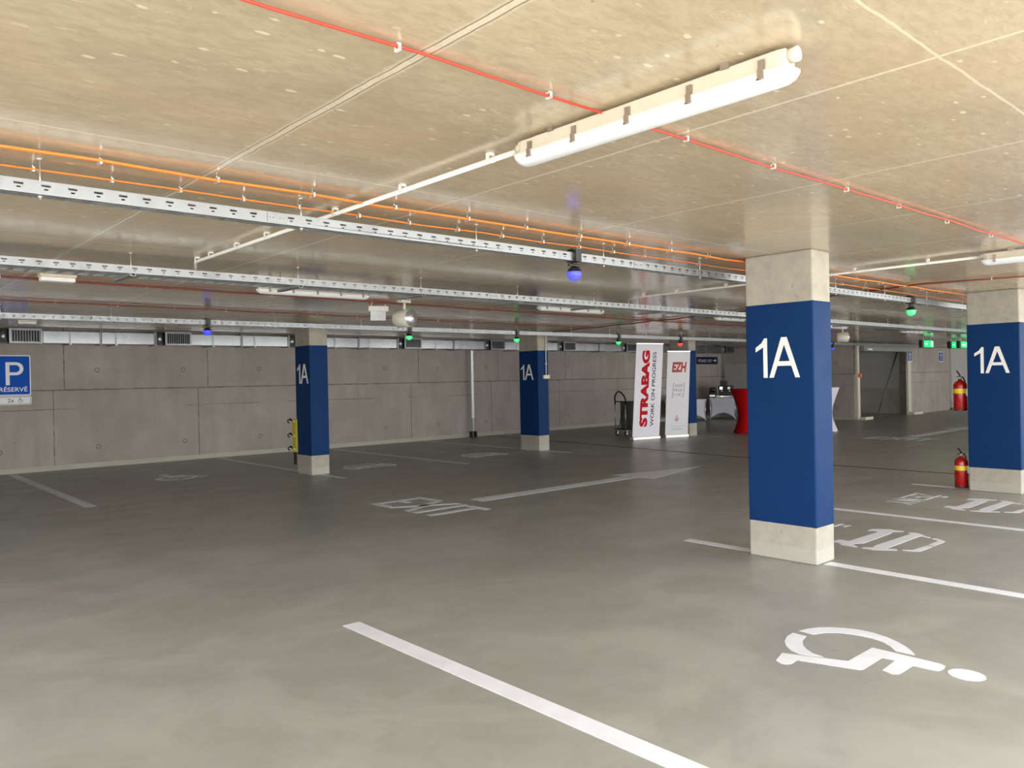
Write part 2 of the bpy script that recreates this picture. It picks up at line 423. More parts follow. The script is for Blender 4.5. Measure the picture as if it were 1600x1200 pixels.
# ============================================================ FLOOR MARKINGS
def paint(name, polys, label, cat, group=None, z=.002):
    pts = [p for q in polys for p in q]
    cx = sum(p[0] for p in pts)/len(pts); cy = sum(p[1] for p in pts)/len(pts)
    mb = MB()
    for q in polys: mb.prism(q, 0.0004, z)
    o = mb.build(name, MP, at=(cx, cy, 0)); return tag(o, label, cat, group)
def rect(x0, x1, y0, y1): return [(x0, y0), (x1, y0), (x1, y1), (x0, y1)]
LN = 'white parking bay lines'
paint('parking_line', [rect(2.61, 2.735, -1.5, 4.67)], 'broad white bay line nearest the camera, running out of the bottom edge', 'floor marking', LN)
paint('parking_line', [rect(6.38, 6.50, -1.5, 3.225)], 'white bay line starting at the foot of the nearest column and leading right', 'floor marking', LN)
paint('parking_line', [rect(6.38, 6.50, 3.885, 4.66)], 'short white bay line stub left of the nearest column', 'floor marking', LN)
paint('parking_line', [rect(9.04, 9.15, -1.5, 4.66)], 'white bay line between the two car symbols on the right', 'floor marking', LN)
paint('parking_line', [rect(11.77, 11.88, 3.84, 4.62)], 'short white line stub by the lower fire extinguisher', 'floor marking', LN)
paint('parking_line', [rect(2.73, 2.87, 11.80, 17.4)], 'white bay line at far left running to the back wall', 'floor marking', LN)
paint('parking_line', [rect(6.66, 6.78, 13.22, 17.4)], 'white bay line behind the left column, towards the wall', 'floor marking', LN)
paint('parking_line', [rect(6.66, 6.78, 11.85, 12.63)], 'short white line stub in front of the left column', 'floor marking', LN)
paint('parking_line', [rect(9.42, 9.54, 11.95, 17.4)], 'white bay line between left and middle columns', 'floor marking', LN)
paint('parking_line', [rect(12.28, 12.40, 13.4, 17.4)], 'thin white bay line behind the middle column', 'floor marking', LN)
paint('parking_line', [rect(12.28, 12.40, 11.95, 12.73)], 'short white line stub in front of the middle column', 'floor marking', LN)
paint('parking_line', [rect(17.9, 18.0, 11.85, 12.59)], 'short white line stub in front of the far column by the banners', 'floor marking', LN)
WA,WB,WC,HEAD,C1,C2,C3,C4 = [(4.614, 2.501), (4.689, 2.484), (4.759, 2.449), (4.816, 2.396), (4.864, 2.328), (4.895, 2.252), (4.899, 2.165), (4.876, 2.07), (4.833, 1.99), (4.782, 1.919), (4.725, 1.862), (4.673, 1.827), (4.664, 1.931), (4.724, 1.986), (4.769, 2.046), (4.788, 2.117), (4.788, 2.181), (4.775, 2.252), (4.748, 2.317), (4.695, 2.371), (4.611, 2.403)], [(4.553, 2.508), (4.462, 2.5), (4.376, 2.467), (4.305, 2.418), (4.255, 2.36), (4.233, 2.299), (4.249, 2.243), (4.283, 2.176), (4.295, 2.245), (4.333, 2.303), (4.384, 2.352), (4.457, 2.394), (4.549, 2.417)], [(4.176, 2.372), (4.316, 2.048), (4.629, 2.05), (4.632, 1.673), (4.614, 1.645), (4.568, 1.636), (4.519, 1.641), (4.505, 1.658), (4.496, 1.77), (4.379, 1.769), (4.319, 1.772), (4.295, 1.799), (4.315, 1.858), (4.511, 1.87), (4.502, 1.938), (4.249, 1.934), (4.23, 1.95), (4.132, 2.255), (4.066, 2.247), (4.028, 2.262), (4.023, 2.297), (4.043, 2.335)], [(4.525, 1.607), (4.593, 1.434), (4.648, 1.571), (4.474, 1.471), (4.559, 1.52)], [(7.329, 3.6), (7.436, 3.595), (7.443, 3.559), (7.423, 3.514), (7.453, 3.493), (8.022, 3.486), (8.091, 3.504), (8.042, 3.588), (8.167, 3.598), (8.259, 3.458), (8.252, 3.309), (8.215, 3.306), (8.155, 3.384), (8.055, 3.359), (7.867, 3.357), (7.426, 3.349), (7.345, 3.404), (7.282, 3.383), (7.229, 3.321), (7.203, 3.339), (7.213, 3.473), (7.273, 3.498), (7.294, 3.583)], [(8.222, 3.262), (8.251, 3.188), (8.22, 3.131), (8.158, 3.082), (8.104, 3.002), (8.063, 3.013), (8.112, 3.09), (8.077, 3.1), (7.343, 3.103), (7.363, 3.018), (7.323, 3.002), (7.252, 3.097), (7.204, 3.163), (7.205, 3.276), (7.252, 3.272), (7.299, 3.211), (7.398, 3.232), (8.066, 3.216), (8.143, 3.204), (8.197, 3.252)], [(8.061, 2.976), (8.1, 2.961), (8.073, 2.901), (8.011, 2.837), (7.957, 2.831), (7.739, 2.84), (7.759, 2.897), (7.97, 2.892), (8.025, 2.919), (8.041, 2.969)], [(7.706, 2.891), (7.697, 2.835), (7.42, 2.836), (7.373, 2.886), (7.354, 2.969), (7.389, 2.98), (7.439, 2.912)]
head = [(4.559+.083*math.cos(2*PI*k/28), 1.520+.090*math.sin(2*PI*k/28)) for k in range(28)]
wheel = [WA, WB, WC, head]
paint('wheelchair_symbol', wheel, 'large white wheelchair symbol on the floor at lower right', 'floor marking', 'white wheelchair symbols')
def moved(polys, cx, cy, nx, ny, rot=0, s=1):
    c, si = math.cos(rot), math.sin(rot)
    return [[(nx+s*((x-cx)*c-(y-cy)*si), ny+s*((x-cx)*si+(y-cy)*c)) for x, y in q] for q in polys]
paint('wheelchair_symbol', moved(wheel, 4.46, 1.97, 4.86, 14.5, PI), 'faint white wheelchair symbol on the floor before the back wall', 'floor marking', 'white wheelchair symbols')
car = [C1, C2, C3, C4]
CG = 'white car symbols on the floor'
paint('car_symbol', car, 'white overhead car symbol just right of the nearest column foot', 'floor marking', CG)
paint('car_symbol', moved(car, 0, 0, 2.74, -.02), 'white overhead car symbol in front of the right column', 'floor marking', CG)
paint('car_symbol', moved(car, 7.73, 3.2, 8.0, 13.25, PI), 'faint white car symbol between left column and the wall line', 'floor marking', CG)
paint('car_symbol', moved(car, 7.73, 3.2, 10.85, 13.2, PI), 'faint white car symbol left of the middle column', 'floor marking', CG)
# zen lettering: up = -y, reading towards -x
def bar(p, q, w):
    (x0, y0), (x1, y1) = p, q; l = math.hypot(x1-x0, y1-y0); nx, ny = -(y1-y0)/l*w/2, (x1-x0)/l*w/2
    return [(x0+nx, y0+ny), (x1+nx, y1+ny), (x1-nx, y1-ny), (x0-nx, y0-ny)]
def strokes(ls, f, w):
    return [bar(f(*a), f(*b), w) for a, b in ls]
ZEN = [((0, 0), (.24, 0)), ((.01, .01), (.22, .28)), ((.03, .29), (.235, .29)), ((.07, .40), (.12, .345)), ((.17, .395), (.12, .345)),
       ((.275, -.015), (.275, .305)), ((.275, 0), (.50, 0)), ((.275, .145), (.43, .145)), ((.275, .29), (.50, .29)),
       ((.575, -.015), (.575, .305)), ((.575, .29), (.73, .0)), ((.73, -.015), (.73, .305)),
       ((.91, -.02), (.91, .16)), ((.91, .16), (.845, .305)), ((.91, .16), (1.01, .305))]
def letters(name, pieces, x, y, label, group):
    o = thing(name, (x, y, 0), label, 'floor marking', group)
    for polys in pieces:
        mb = MB()
        for q in polys: mb.prism(q, .0004, .002)
        mb.build('painted_letter', MP, o)
def zen(x, y, label):
    st = strokes(ZEN, lambda u, v: (x-u, y-v), .038)
    letters('floor_lettering', [st[:5], st[5:9], st[9:12], st[12:]], x-.5, y-.16, label, 'floor words painted in the bays')
zen(10.98, 4.225, 'white painted word ŽENY on the floor left of the right column')
zen(8.27, 4.235, 'white painted word ŽENY on the floor mostly behind the nearest column')
EX = [((0, .0), (0, .36), 'E')]
def exit_word(x0, y0, label, cat='floor marking'):
    h = .82; E_ = []; X_ = []; I_ = []; T_ = []
    def R(u0, u1, v0, v1): return [(x0+v0, y0-u0), (x0+v1, y0-u0), (x0+v1, y0-u1), (x0+v0, y0-u1)]
    t = .105
    # E
    E_ += [R(0, t, 0, h), R(t, .36, 0, t), R(t, .30, h*.44, h*.44+t), R(t, .36, h-t, h)]
    # X
    for a, b in (((.45, 0), (.86, h)), ((.86, 0), (.45, h))):
        X_.append([(x0+a[1], y0-a[0]+t*.55), (x0+b[1], y0-b[0]+t*.55), (x0+b[1], y0-b[0]-t*.55), (x0+a[1], y0-a[0]-t*.55)])
    # I, T
    I_ += [R(.97, .97+t, 0, h)]; T_ += [R(1.27, 1.27+t, 0, h-t), R(1.13, 1.53, h-t, h)]
    letters('exit_lettering', [E_, X_, I_, T_], x0+.4, y0-.76, label, 'white EXIT words on the floor')
exit_word(5.52, 9.07, 'white EXIT lettering painted on the floor in the aisle')
exit_word(19.30, 8.72, 'distant white EXIT lettering on the floor behind the nearest column')
def arrow(x0, y, L, label):
    paint('floor_arrow', [rect(x0, x0+3.3, y-.135, y+.135), [(x0+3.22, y+.42), (x0+L, y), (x0+3.30, y-.42)]], label, 'floor marking', 'long white floor arrows')
arrow(6.66, 8.24, 5.1, 'long white arrow on the aisle floor beyond the EXIT word')
arrow(20.5, 8.02, 5.1, 'distant white floor arrow seen between the two right columns')

# ============================================================ CABLE TRAYS
def tray(name, x0, x1, y0, wid, z0, z1, label, rods, brackets=None, plates=(), slot0=0.65):
    o = thing(name, (x0, y0, z0), label, 'cable tray', 'galvanised cable trays hung under the ceiling')
    P = .109; t = .0012
    # perforated side sheet facing the viewer
    mb = MB(); zs = [z0, z0+.018, z0+.025, z0+.033, z0+.044, z1]
    n = int((x1-x0)/P)
    for i in range(n):
        a = x0+i*P; xs = [a, a+.034, a+.045, a+.061, a+.072, a+P]
        vi = len(mb.v)
        for z in zs:
            for x in xs: mb.v.append((x, y0, z))
        for r in range(5):
            for c in range(5):
                if r == 3 and c in (1, 2, 3): continue
                if r == 1 and c == 2: continue
                k = vi+r*6+c; mb.f.append((k, k+1, k+7, k+6)); mb.sm.append(False)
    xe = x0+n*P
    s = mb.build('side_wall', GALV, o)
    MB().box(x0, xe, y0-.001, y0+.014, z1-.003, z1).build('top_lip', GALV, s)
    b = MB(); b.box(x0, xe, y0+wid-t, y0+wid, z0, z1); b.box(x0, xe, y0+wid-.014, y0+wid, z1-.003, z1)
    b.build('rear_side_wall', GALV, o)
    # perforated base with long slots
    b = MB(); q = .109
    for i in range(n):
        a = x0+i*q
        b.box(a, a+.035, y0, y0+wid, z0-.0012, z0)
        k = 5 if wid > .2 else 2
        for j in range(k+1):
            yy = y0+(wid-.02)*j/k; b.box(a+.035, a+q, yy, yy+.02, z0-.0012, z0)
    b.build('base_sheet', GALVD, o)
    for rx in rods:
        r = MB().cyl((rx, y0+.03, z0-.02), (rx, y0+.03, H), .004, seg=8)
        r.cyl((rx, y0+.03, z0-.012), (rx, y0+.03, z0-.003), .010, seg=6); r.cyl((rx, y0+.03, H-.006), (rx, y0+.03, H), .014, seg=8)
        r.build('threaded_rod', ALU, o)
        if brackets:
            ch = MB(); yy0, yy1 = y0-.02, y0+brackets
            ch.box(rx-.02, rx+.02, yy0, yy1, z0-.024, z0-.021); ch.box(rx-.02, rx-.017, yy0, yy1, z0-.024, z0-.002); ch.box(rx+.017, rx+.02, yy0, yy1, z0-.024, z0-.002)
            ch.build('support_channel', GALVD, o)
            MB().cyl((rx, y0+brackets-.03, z0-.02), (rx, y0+brackets-.03, H), .004, seg=8).build('threaded_rod', ALU, o)
    for px in plates:
        pl = MB().box(px-.055, px+.055, y0-.0035, y0-.001, z0+.004, z1-.004)
        for dx in (-.04, -.02, .02, .04): pl.cyl((px+dx, y0-.004, z0+.03), (px+dx, y0-.008, z0+.03), .005, seg=6)
        pl.build('joint_plate', GALV, o)
    return o
tray('cable_tray', -1.2, 30.3, 4.085, .09, 2.507, 2.567, 'nearest galvanised perforated cable tray crossing the whole ceiling', [-.49, .797, 2.09, 3.372, 4.66, 5.95, 7.25, 8.53, 9.8, 11.1, 12.4, 13.7, 15.0, 16.4, 18.0], None, (1.93, 5.05))
tray('cable_tray', -1.2, 34, 6.55, .30, 2.510, 2.570, 'wide galvanised cable tray on cross channels above the aisle', [.35, 1.885, 3.30, 4.65, 5.98, 7.26, 8.59, 9.92, 11.3, 12.8, 14.3, 15.8, 17.3, 18.8, 20.3, 21.8, 23.3], .42, (.95, 5.6))
tray('cable_tray', -1.0, 34, 11.40, .09, 2.505, 2.570, 'furthest galvanised cable tray in front of the back wall duct', [1.75, 3.01, 4.29, 5.34, 6.85, 8.71, 10.3, 11.88, 13.1, 14.38, 15.7, 16.9, 18.2], None, (5.9,))
def bundle(x0, x1, ys, z, label):
    mb = MB()
    for i, y in enumerate(ys):
        pts = []; x = x0; k = 0
        while x < x1:
            pts.append((x, y+.004*math.sin(k*1.3+i*2), z+.006*(i % 2)+.002*math.sin(k*.9+i))); x += 1.1; k += 1
        mb.tube(pts, .009, 6)
    o = mb.build('cable_bundle', CABLE, at=(x0, ys[0], z)); o['kind'] = 'stuff'
    return tag(o, label, 'cable')
bundle(-1.1, 30, [4.096+.016*k for k in range(4)], 2.520, 'black cables lying in the nearest cable tray')
bundle(-1.1, 33.9, [6.58+.019*k for k in range(9)], 2.522, 'black cables lying in the wide cable tray')
bundle(-.9, 33.9, [11.42+.013*k for k in range(5)], 2.518, 'black cables lying in the furthest cable tray')

# ============================================================ CEILING CABLES
def clip_mb(x, y, z, ax, r=.012):
    m = MB(); w = r+.004; hx, hy = (.005, w) if ax == 'x' else (w, .005)
    m.box(x-hx, x+hx, y-hy, y+hy, z-.012, z-.008); m.box(x-hx, x+hx, y-hy, y+hy, z+.008, z+.011)
    if ax == 'x': m.box(x-hx, x+hx, y-hy-.003, y-hy, z-.012, z+.011); m.box(x-hx, x+hx, y+hy, y+hy+.003, z-.012, z+.011)
    else: m.box(x-hx-.003, x-hx, y-hy, y+hy, z-.012, z+.011); m.box(x+hx, x+hx+.003, y-hy, y+hy, z-.012, z+.011)
    m.cyl((x, y, z+.011), (x, y, H), .003, seg=6)
    return m
def cable_run(name, pts, r, mat, label, clips, ax='x', twin=0, clipmat=None, group=None):
    o = thing(name, pts[0], label, 'cable', group)
    dense = []
    for a, b in zip(pts, pts[1:]):
        a, b = Vector(a), Vector(b); n = max(2, int((b-a).length/.5))
        for k in range(n):
            p = a.lerp(b, k/n); p.z += .004*math.sin(p.x*7+p.y*5); p.y += .003*math.sin(p.x*3.1); dense.append(p)
    dense.append(Vector(pts[-1]))
    mb = MB().tube(dense, r, 8)
    if twin: mb.tube([p+Vector((0, twin, .003)) for p in dense], r, 8)
    mb.build('sheath', mat, o)
    for (x, y) in clips: clip_mb(x, y+twin/2, pts[0][2], ax, r+twin/2).build('cable_clip', clipmat or WHITEP, o)
    return o
OG = 'orange cables clipped under the ceiling'
cable_run('orange_cable', [(-1, 3.86, H-.028), (2.5, 3.90, H-.028), (6.0, 3.90, H-.028), (11.6, 3.83, H-.028), (18, 3.83, H-.028)], .0065, ORANGE,
          'bright orange twin cable run above the nearest tray', [(x, 3.895) for x in (.46, .996, 1.531, 2.054, 2.58, 3.13, 3.63, 4.163, 4.7, 5.23, 5.77, 7.0, 8.04, 8.6, 9.2, 9.8, 10.4, 11.0)], twin=.024, clipmat=ALU, group=OG)
cable_run('orange_cable', [(-1, 4.20, H-.028), (2.5, 4.22, H-.028), (6.5, 4.22, H-.028), (18, 4.22, H-.028)], .005, ORANGE,
          'thinner orange cable run just behind the bright twin run', [(x, 4.22) for x in (.79, 1.13, 1.46, 1.8, 2.13, 2.53, 2.9, 3.3, 3.7, 4.1, 4.5, 4.9, 5.3, 5.7, 6.1, 8.3, 8.9, 9.5, 10.1)], twin=.016, clipmat=ALU, group=OG)
RG = 'red cables clipped under the ceiling'
cable_run('red_cable', [(-.6, 2.04, H-.016), (2.0, 2.045, H-.016), (3.6, 2.056, H-.016), (4.4, 2.036, H-.016), (9.5, 2.0, H-.016), (13, 2.0, H-.016)], .0055, RED,
          'thin bright red cable passing behind the nearest lamp', [(x, 2.045) for x in (.72, 1.376, 2.033, 2.872, 3.598, 4.389, 5.1, 5.9, 6.8)], group=RG)
cable_run('red_cable', [(-.6, 8.40, H-.02), (4, 8.6, H-.02), (10, 9.0, H-.02), (20, 9.3, H-.02)], .012, RUST,
          'reddish cable run just beyond the wide tray', [(x, 8.4+.06*x) for x in (1.3, 2.6, 4.0, 5.4, 7)], group=RG)
cable_run('red_cable', [(-.6, 10.6, H-.02), (4.7, 10.72, H-.02), (12, 11.0, H-.02)], .009, RUST,
          'reddish cable run between wide tray and furthest tray', [(x, 10.62+.028*x) for x in (1.6, 2.2, 2.9, 3.6, 4.3, 5.0, 5.7, 6.4, 7.1, 8.0)], group=RG)
cable_run('red_cable', [(10.2, 2.3, H-.02), (9.75, 3.7, H-.02), (10.2, 4.95, H-.02), (11.3, 7.0, H-.02), (12.2, 12.3, H-.02)], .011, RUST,
          'brownish cable crossing the ceiling between the two right columns', [(9.98, 3.0), (10.0, 4.4), (10.5, 5.5), (10.9, 6.3)], 'y', group=RG)

# ============================================================ LAMPS
def fixture(label, loc, rz, L=1.27, group='batten lamps under the ceiling'):
    o = thing('batten_lamp', (0, 0, 0), label, 'lamp', group)
    n = 10; zt = -.015
    # housing : tapered trough, upside down; axis y
    hb = MB()
    def ring(y, w, z0, z1, wt): return [(-w, y, z0), (w, y, z0), (wt, y, z1), (-wt, y, z1)]
    secs = [(-L/2, .030, .030), (-L/2+.03, .046, .036), (L/2-.03, .046, .036), (L/2, .030, .030)]
    vs = []
    for y, w, wt in secs: vs += ring(y, w, -.070, -.014, wt)
    fs = []
    for i in range(3):
        for k in range(4): fs.append((i*4+k, i*4+(k+1) % 4, (i+1)*4+(k+1) % 4, (i+1)*4+k))
    fs += [(3, 2, 1, 0), (12, 13, 14, 15)]
    hb.add(vs, fs); hb.build('housing', CREAM, o, bevel=.004)
    MB().cyl((0, L/2, -.034), (0, L/2+.028, -.034), .022, seg=16).build('cable_gland', CREAM, o)
    MB().cyl((0, -L/2, -.034), (0, -L/2-.028, -.034), .024, seg=16).build('end_cap', CREAM, o)
    # diffuser: half capsule
    d = MB(); seg = 14; rw, rh = .052, .052; rows = []
    ys = [(-L/2-.012, .55), (-L/2-.002, .80), (-L/2+.02, .96), (-L/2+.045, 1), (L/2-.045, 1), (L/2-.02, .96), (L/2+.002, .80), (L/2+.012, .55)]
    vs = []
    for y, s in ys:
        for k in range(seg+1):
            t = PI*k/seg; vs.append((rw*(.55+.45*s)*math.cos(t), y, -.070-rh*s*math.sin(t)**.8))
    m = seg+1
    fs = [(i*m+k, i*m+k+1, (i+1)*m+k+1, (i+1)*m+k) for i in range(len(ys)-1) for k in range(seg)]
    d.add(vs, fs, True); d.add([vs[k] for k in range(m)], [tuple(range(m))[::-1]]); d.add([vs[(len(ys)-1)*m+k] for k in range(m)], [tuple(range(m))])
    d.build('diffuser', DIFF, o)
    MB().box(-.054, .054, -L/2-.004, L/2+.004, -.078, -.070).build('rim', CREAM, o, bevel=.003)
    for y in (-.56, -.28, 0, .28, .54):
        for s in (-1, 1):
            c = MB(); c.box(min(s*.046, s*.052), max(s*.046, s*.052), y-.011, y+.011, -.072, -.035)
            c.box(min(s*.052, s*.059), max(s*.052, s*.059), y-.010, y+.010, -.098, -.066)
            c.cyl((s*.057, y-.013, -.098), (s*.057, y+.013, -.098), .003, seg=6)
            c.build('spring_clip', STEELC, o)
    for y in (-.42, .42):
        MB().box(-.045, .045, y-.016, y+.016, -.020, 0).build('mounting_bracket', STEELC, o)
    o.location = loc; o.rotation_euler = (0, 0, rz)
    return o
lamp = fixture('long white batten lamp nearest the camera, at top centre', (2.36, 1.91, H), 0)
def copylamp(label, loc, rz):
    c = copy_tree(lamp); c.location = loc; c.rotation_euler = (0, 0, rz); c['label'] = label; return c
copylamp('white batten lamp cut by the right edge above the right column', (7.84, 1.78, H), 0)
copylamp('white batten lamp seen under the wide tray above the left column', (4.07, 7.72, H), PI/2)
copylamp('white batten lamp seen under the wide tray left of the nearest column', (8.05, 7.72, H), PI/2)
copylamp('white batten lamp under the wide tray, partly hidden by the nearest column', (12.0, 7.55, H), PI/2)
copylamp('distant batten lamp just right of the nearest column', (15.8, 7.72, H), PI/2)
copylamp('furthest batten lamp under the wide tray near the green exit signs', (19.9, 7.72, H), PI/2)

def conduit(pts, label, clips, ax='y'):
    o = thing('conduit_pipe', pts[0], label, 'conduit', 'plastic conduits feeding the lamps')
    MB().tube(pts, .0125, 10).build('pipe', WHITEP, o)
    for x, y in clips:
        m = MB(); s = .017
        m.box(x-s, x+s, y-.01, y+.01, H-.012, H) if ax == 'y' else m.box(x-.01, x+.01, y-s, y+s, H-.012, H)
        for sg in (-1, 1):
            if ax == 'y': m.box(x+sg*s-.003, x+sg*s+.003, y-.01, y+.01, H-.042, H-.004)
            else: m.box(x-.01, x+.01, y+sg*s-.003, y+sg*s+.003, H-.042, H-.004)
        m.build('pipe_clip', WHITEP, o)
    return o
def bend(p, z1): # short elbow turning up/down
    return p
conduit([(2.372, 2.56, H-.034), (2.372, 6.48, H-.034), (2.378, 6.56, H-.036), (2.40, 6.62, H-.05), (2.41, 6.66, H-.09)], 'white conduit running from the nearest lamp to the wide tray',
        [(2.372, y) for y in (2.78, 3.507, 4.23, 4.7, 5.183, 5.697, 6.205, 6.50)])
conduit([(7.86, 2.44, H-.034), (7.88, 6.2, H-.034), (7.90, 6.45, H-.036), (8.0, 6.66, H-.05), (8.1, 6.72, H-.09)], 'white conduit crossing behind the nearest column to the wide tray',
        [(7.865+.005*(y-2.5), y) for y in (2.9, 3.6, 4.4, 5.1, 5.8, 6.3)])
conduit([(3.40, 7.72, H-.034), (3.20, 7.72, H-.034), (3.13, 7.66, H-.034), (3.10, 7.5, H-.034), (3.10, 7.0, H-.034), (3.10, 6.8, H-.08)], 'short bent conduit loop behind the wide tray near the left column',
        [(3.10, 7.3)])

# ============================================================ PARTY GLOBES on trays
def globe(mat, label, loc, s=1.0, group='coloured party globe lamps clamped to the trays'):
    o = thing('globe_lamp', (0, 0, 0), label, 'party light', group)
    c = MB(); c.box(-.045, .045, -.022, .06, .018, .026); c.box(-.03, .03, -.03, -.018, -.05, .026); c.box(-.03, .03, -.03, .07, -.062, -.044)
    c.box(-.012, .02, .02, .075, .026, .040)
    c.build('clamp', BLACK, o, bevel=.002)
    y = MB(); y.cyl((0, .02, -.062), (0, .02, -.082), .022, seg=12); y.cyl((-.055, .02, -.085), (.055, .02, -.085), .010, seg=10); y.box(-.06, .06, .01, .03, -.092, -.080)
    y.build('yoke', BLACK, o)
    R = .056; cz = -.148
    top = [(R*math.sin(t), cz+R*math.cos(t)) for t in [PI*k/24 for k in range(0, 11)]]
    top[0] = (.0005, cz+R); top.append((R*1.0, cz+.012))
    MB().lathe(top, (0, .02, 0)).build('cap', BLACK, o)
    bot = [(R*math.sin(t), cz+R*math.cos(t)) for t in [PI*.43+PI*.57*k/12 for k in range(0, 13)]]
    MB().lathe(bot, (0, .02, 0)).build('dome', mat, o)
    o.location = loc; o.scale = (s, s, s)
    return o
gb = globe(G_BLUE, 'blue glowing globe lamp on the nearest tray', (4.315, 4.085, 2.56), 1.0)
gg = globe(G_GREEN, 'green glowing globe lamp on the nearest tray by the right column', (10.56, 4.085, 2.56), 1.08)
gr = globe(G_RED, 'red glowing globe lamp on the furthest tray above the banners', (15.65, 11.40, 2.56), 1.05)
def cg(src, label, x, y=11.40, s=1.05):
    c = copy_tree(src); c.location = (x, y, 2.56); c.scale = (s, s, s); c['label'] = label
cg(gb, 'blue glowing globe lamp on the furthest tray, left part', 4.29)
cg(gg, 'green glowing globe lamp below the white loudspeaker', 7.80)
cg(gg, 'green glowing globe lamp beside the middle column', 10.33)
cg(gg, 'green glowing globe lamp just left of the red globe', 13.38)
cg(gb, 'small blue globe lamp just right of the nearest column, far back', 23.4, 11.4, 1.1)

# ============================================================ VENTILATION DUCT on back wall
duct = thing('ventilation_duct', (0, 17.0, 2.49), 'galvanised ventilation duct with grilles along the back wall top', 'duct')
gx = [2.73, 5.50, 8.45, 11.45, 14.37, 17.31, 20.30, 23.3, 26.18]
prev = -3.0
for i, g in enumerate(gx):
    a, b = prev, g-.16
    # plain sections between grilles, split by raised flanges
    parts = [a, a+(b-a)*.5, b] if i else [a, b]
    for u, v in zip(parts, parts[1:]):
        MB().box(u, v-.03, 17.03, 17.36, 2.49, 2.715).build('duct_section', DUCT, duct)
        f = MB(); f.box(v-.045, v-.03, 17.005, 17.38, 2.468, 2.745); f.box(v-.018, v-.003, 17.005, 17.38, 2.468, 2.745); f.cyl((v-.024, 17.01, 2.478), (v-.024, 16.99, 2.478), .012, seg=6)
        f.build('flange', GALV, duct)
    for bx in (a+.45, a+(b-a)*.62):
        MB().box(bx-.02, bx+.02, 16.98, 17.6, 2.462, 2.482).cyl((bx, 17.0, 2.46), (bx, 17.0, 3.02), .004, seg=6).build('support_bracket', GALVD, duct)
    m = MB(); n = 10
    prof = [(g-.16+.15*k/n, 17.05-.05*math.sin(PI*k/n)) for k in range(n+1)]
    m.prism(prof+[(g-.01, 17.36), (g-.16, 17.36)], 2.485, 2.74)
    for k in range(len(m.sm)): m.sm[k] = k >= 2
    m.build('curved_collar', DUCT, duct)
    gr_ = MB()
    W_ = .54; z0, z1 = 2.475, 2.755; t = .035
    gr_.box(g, g+W_, 16.97, 17.0, z0, z0+t); gr_.box(g, g+W_, 16.97, 17.0, z1-t, z1); gr_.box(g, g+t, 16.97, 17.0, z0+t, z1-t); gr_.box(g+W_-t, g+W_, 16.97, 17.0, z0+t, z1-t)
    fr = gr_.build('grille_frame', GALV, duct)
    MB().box(g+.01, g+W_-.01, 17.03, 17.36, z0+.01, z1-.01).build('grille_box', CABLE, duct)
    s = MB()
    for k in range(11):
        xx = g+t+.012+(W_-2*t-.024)*k/10
        s.box(xx-.012, xx+.006, 16.985, 17.02, z0+t, z1-t)
    s.build('grille_blades', SLAT, fr)
    prev = g+W_+.02

# ============================================================ text helper
def text_mb(s, w=None, h=None, bold=0.0, shear=0.0, depth=.003, spacing=1.0):
    cu = bpy.data.curves.new('txt', 'FONT'); cu.body = s; cu.size = 1; cu.offset = bold; cu.shear = shear; cu.space_character = spacing
    cu.resolution_u = 4
    ob = bpy.data.objects.new('txt', cu); COL.objects.link(ob)
    me = bpy.data.meshes.new_from_object(ob)
    vs = [v.co.copy() for v in me.vertices]; fs = [tuple(p.vertices) for p in me.polygons]
    bpy.data.objects.remove(ob); bpy.data.curves.remove(cu); bpy.data.meshes.remove(me)
    x0 = min(v.x for v in vs); x1 = max(v.x for v in vs); y0 = min(v.y for v in vs); y1 = max(v.y for v in vs)
    sy = h/(y1-y0) if h else w/(x1-x0); sx = w/(x1-x0) if w else sy
    return [((v.x-x0)*sx, (v.y-y0)*sy) for v in vs], fs
def add_text(mb, s, m, u, v, w=None, h=None, d=.002, **k):
    P, F = text_mb(s, w, h, **k)
    mb.add([m @ Vector((u+x, v+y, d)) for x, y in P], F)
    return mb
def rrect(x0, x1, y0, y1, r, n=5):
    pts = []
    for cx, cy, a in ((x1-r, y1-r, 0), (x0+r, y1-r, PI/2), (x0+r, y0+r, PI), (x1-r, y0+r, 3*PI/2)):
        for k in range(n+1): t = a+PI/2*k/n; pts.append((cx+r*math.cos(t), cy+r*math.sin(t)))
    return pts

# ============================================================ PARKING SIGN (left edge, on the back wall)
ps = thing('parking_sign', (2.87, 17.58, 1.50), 'blue P RÉSERVÉ parking sign on the back wall at left edge', 'sign')
m = on_face('-y', (2.585, 17.585), 1.50)
MB().prism(rrect(0, .585, 0, .775, .03), 0, .008, m).build('white_border', SIGNW, ps)
MB().prism(rrect(.018, .567, .020, .755, .02), .008, .010, m).build('blue_face', SIGNB, ps)
tx = MB()
tx.prism([(.170, .20), (.235, .20), (.235, .64), (.170, .64)], .010, .013, m)
n = 12; ou = [(.235+.0, .64)]+[(.345+.12*math.sin(PI*k/n), .515+.125*math.cos(PI*k/n)) for k in range(n+1)]+[(.235, .39)]
inn = [(.235, .445)]+[(.335+.068*math.sin(PI*k/n), .515-.07*math.cos(PI*k/n)) for k in range(n+1)]+[(.235, .585)]
V = []; F = []
o_ = [(.235, .64)]+ou[1:-1]+[(.235, .39)]; i_ = [(.235, .585)]+inn[1:-1][::-1]+[(.235, .445)]
for a, b in zip(o_, i_): V += [m @ Vector((a[0], a[1], .012)), m @ Vector((b[0], b[1], .012))]
for k in range(len(o_)-1): F.append((2*k, 2*k+2, 2*k+3, 2*k+1))
tx.add(V, F)
tx.build('letter_p', SIGNW, ps)
add_text(MB(), 'RÉSERVÉ', m, .06, .075, w=.465, h=.105, d=.012, bold=.01).build('lettering', SIGNW, ps)
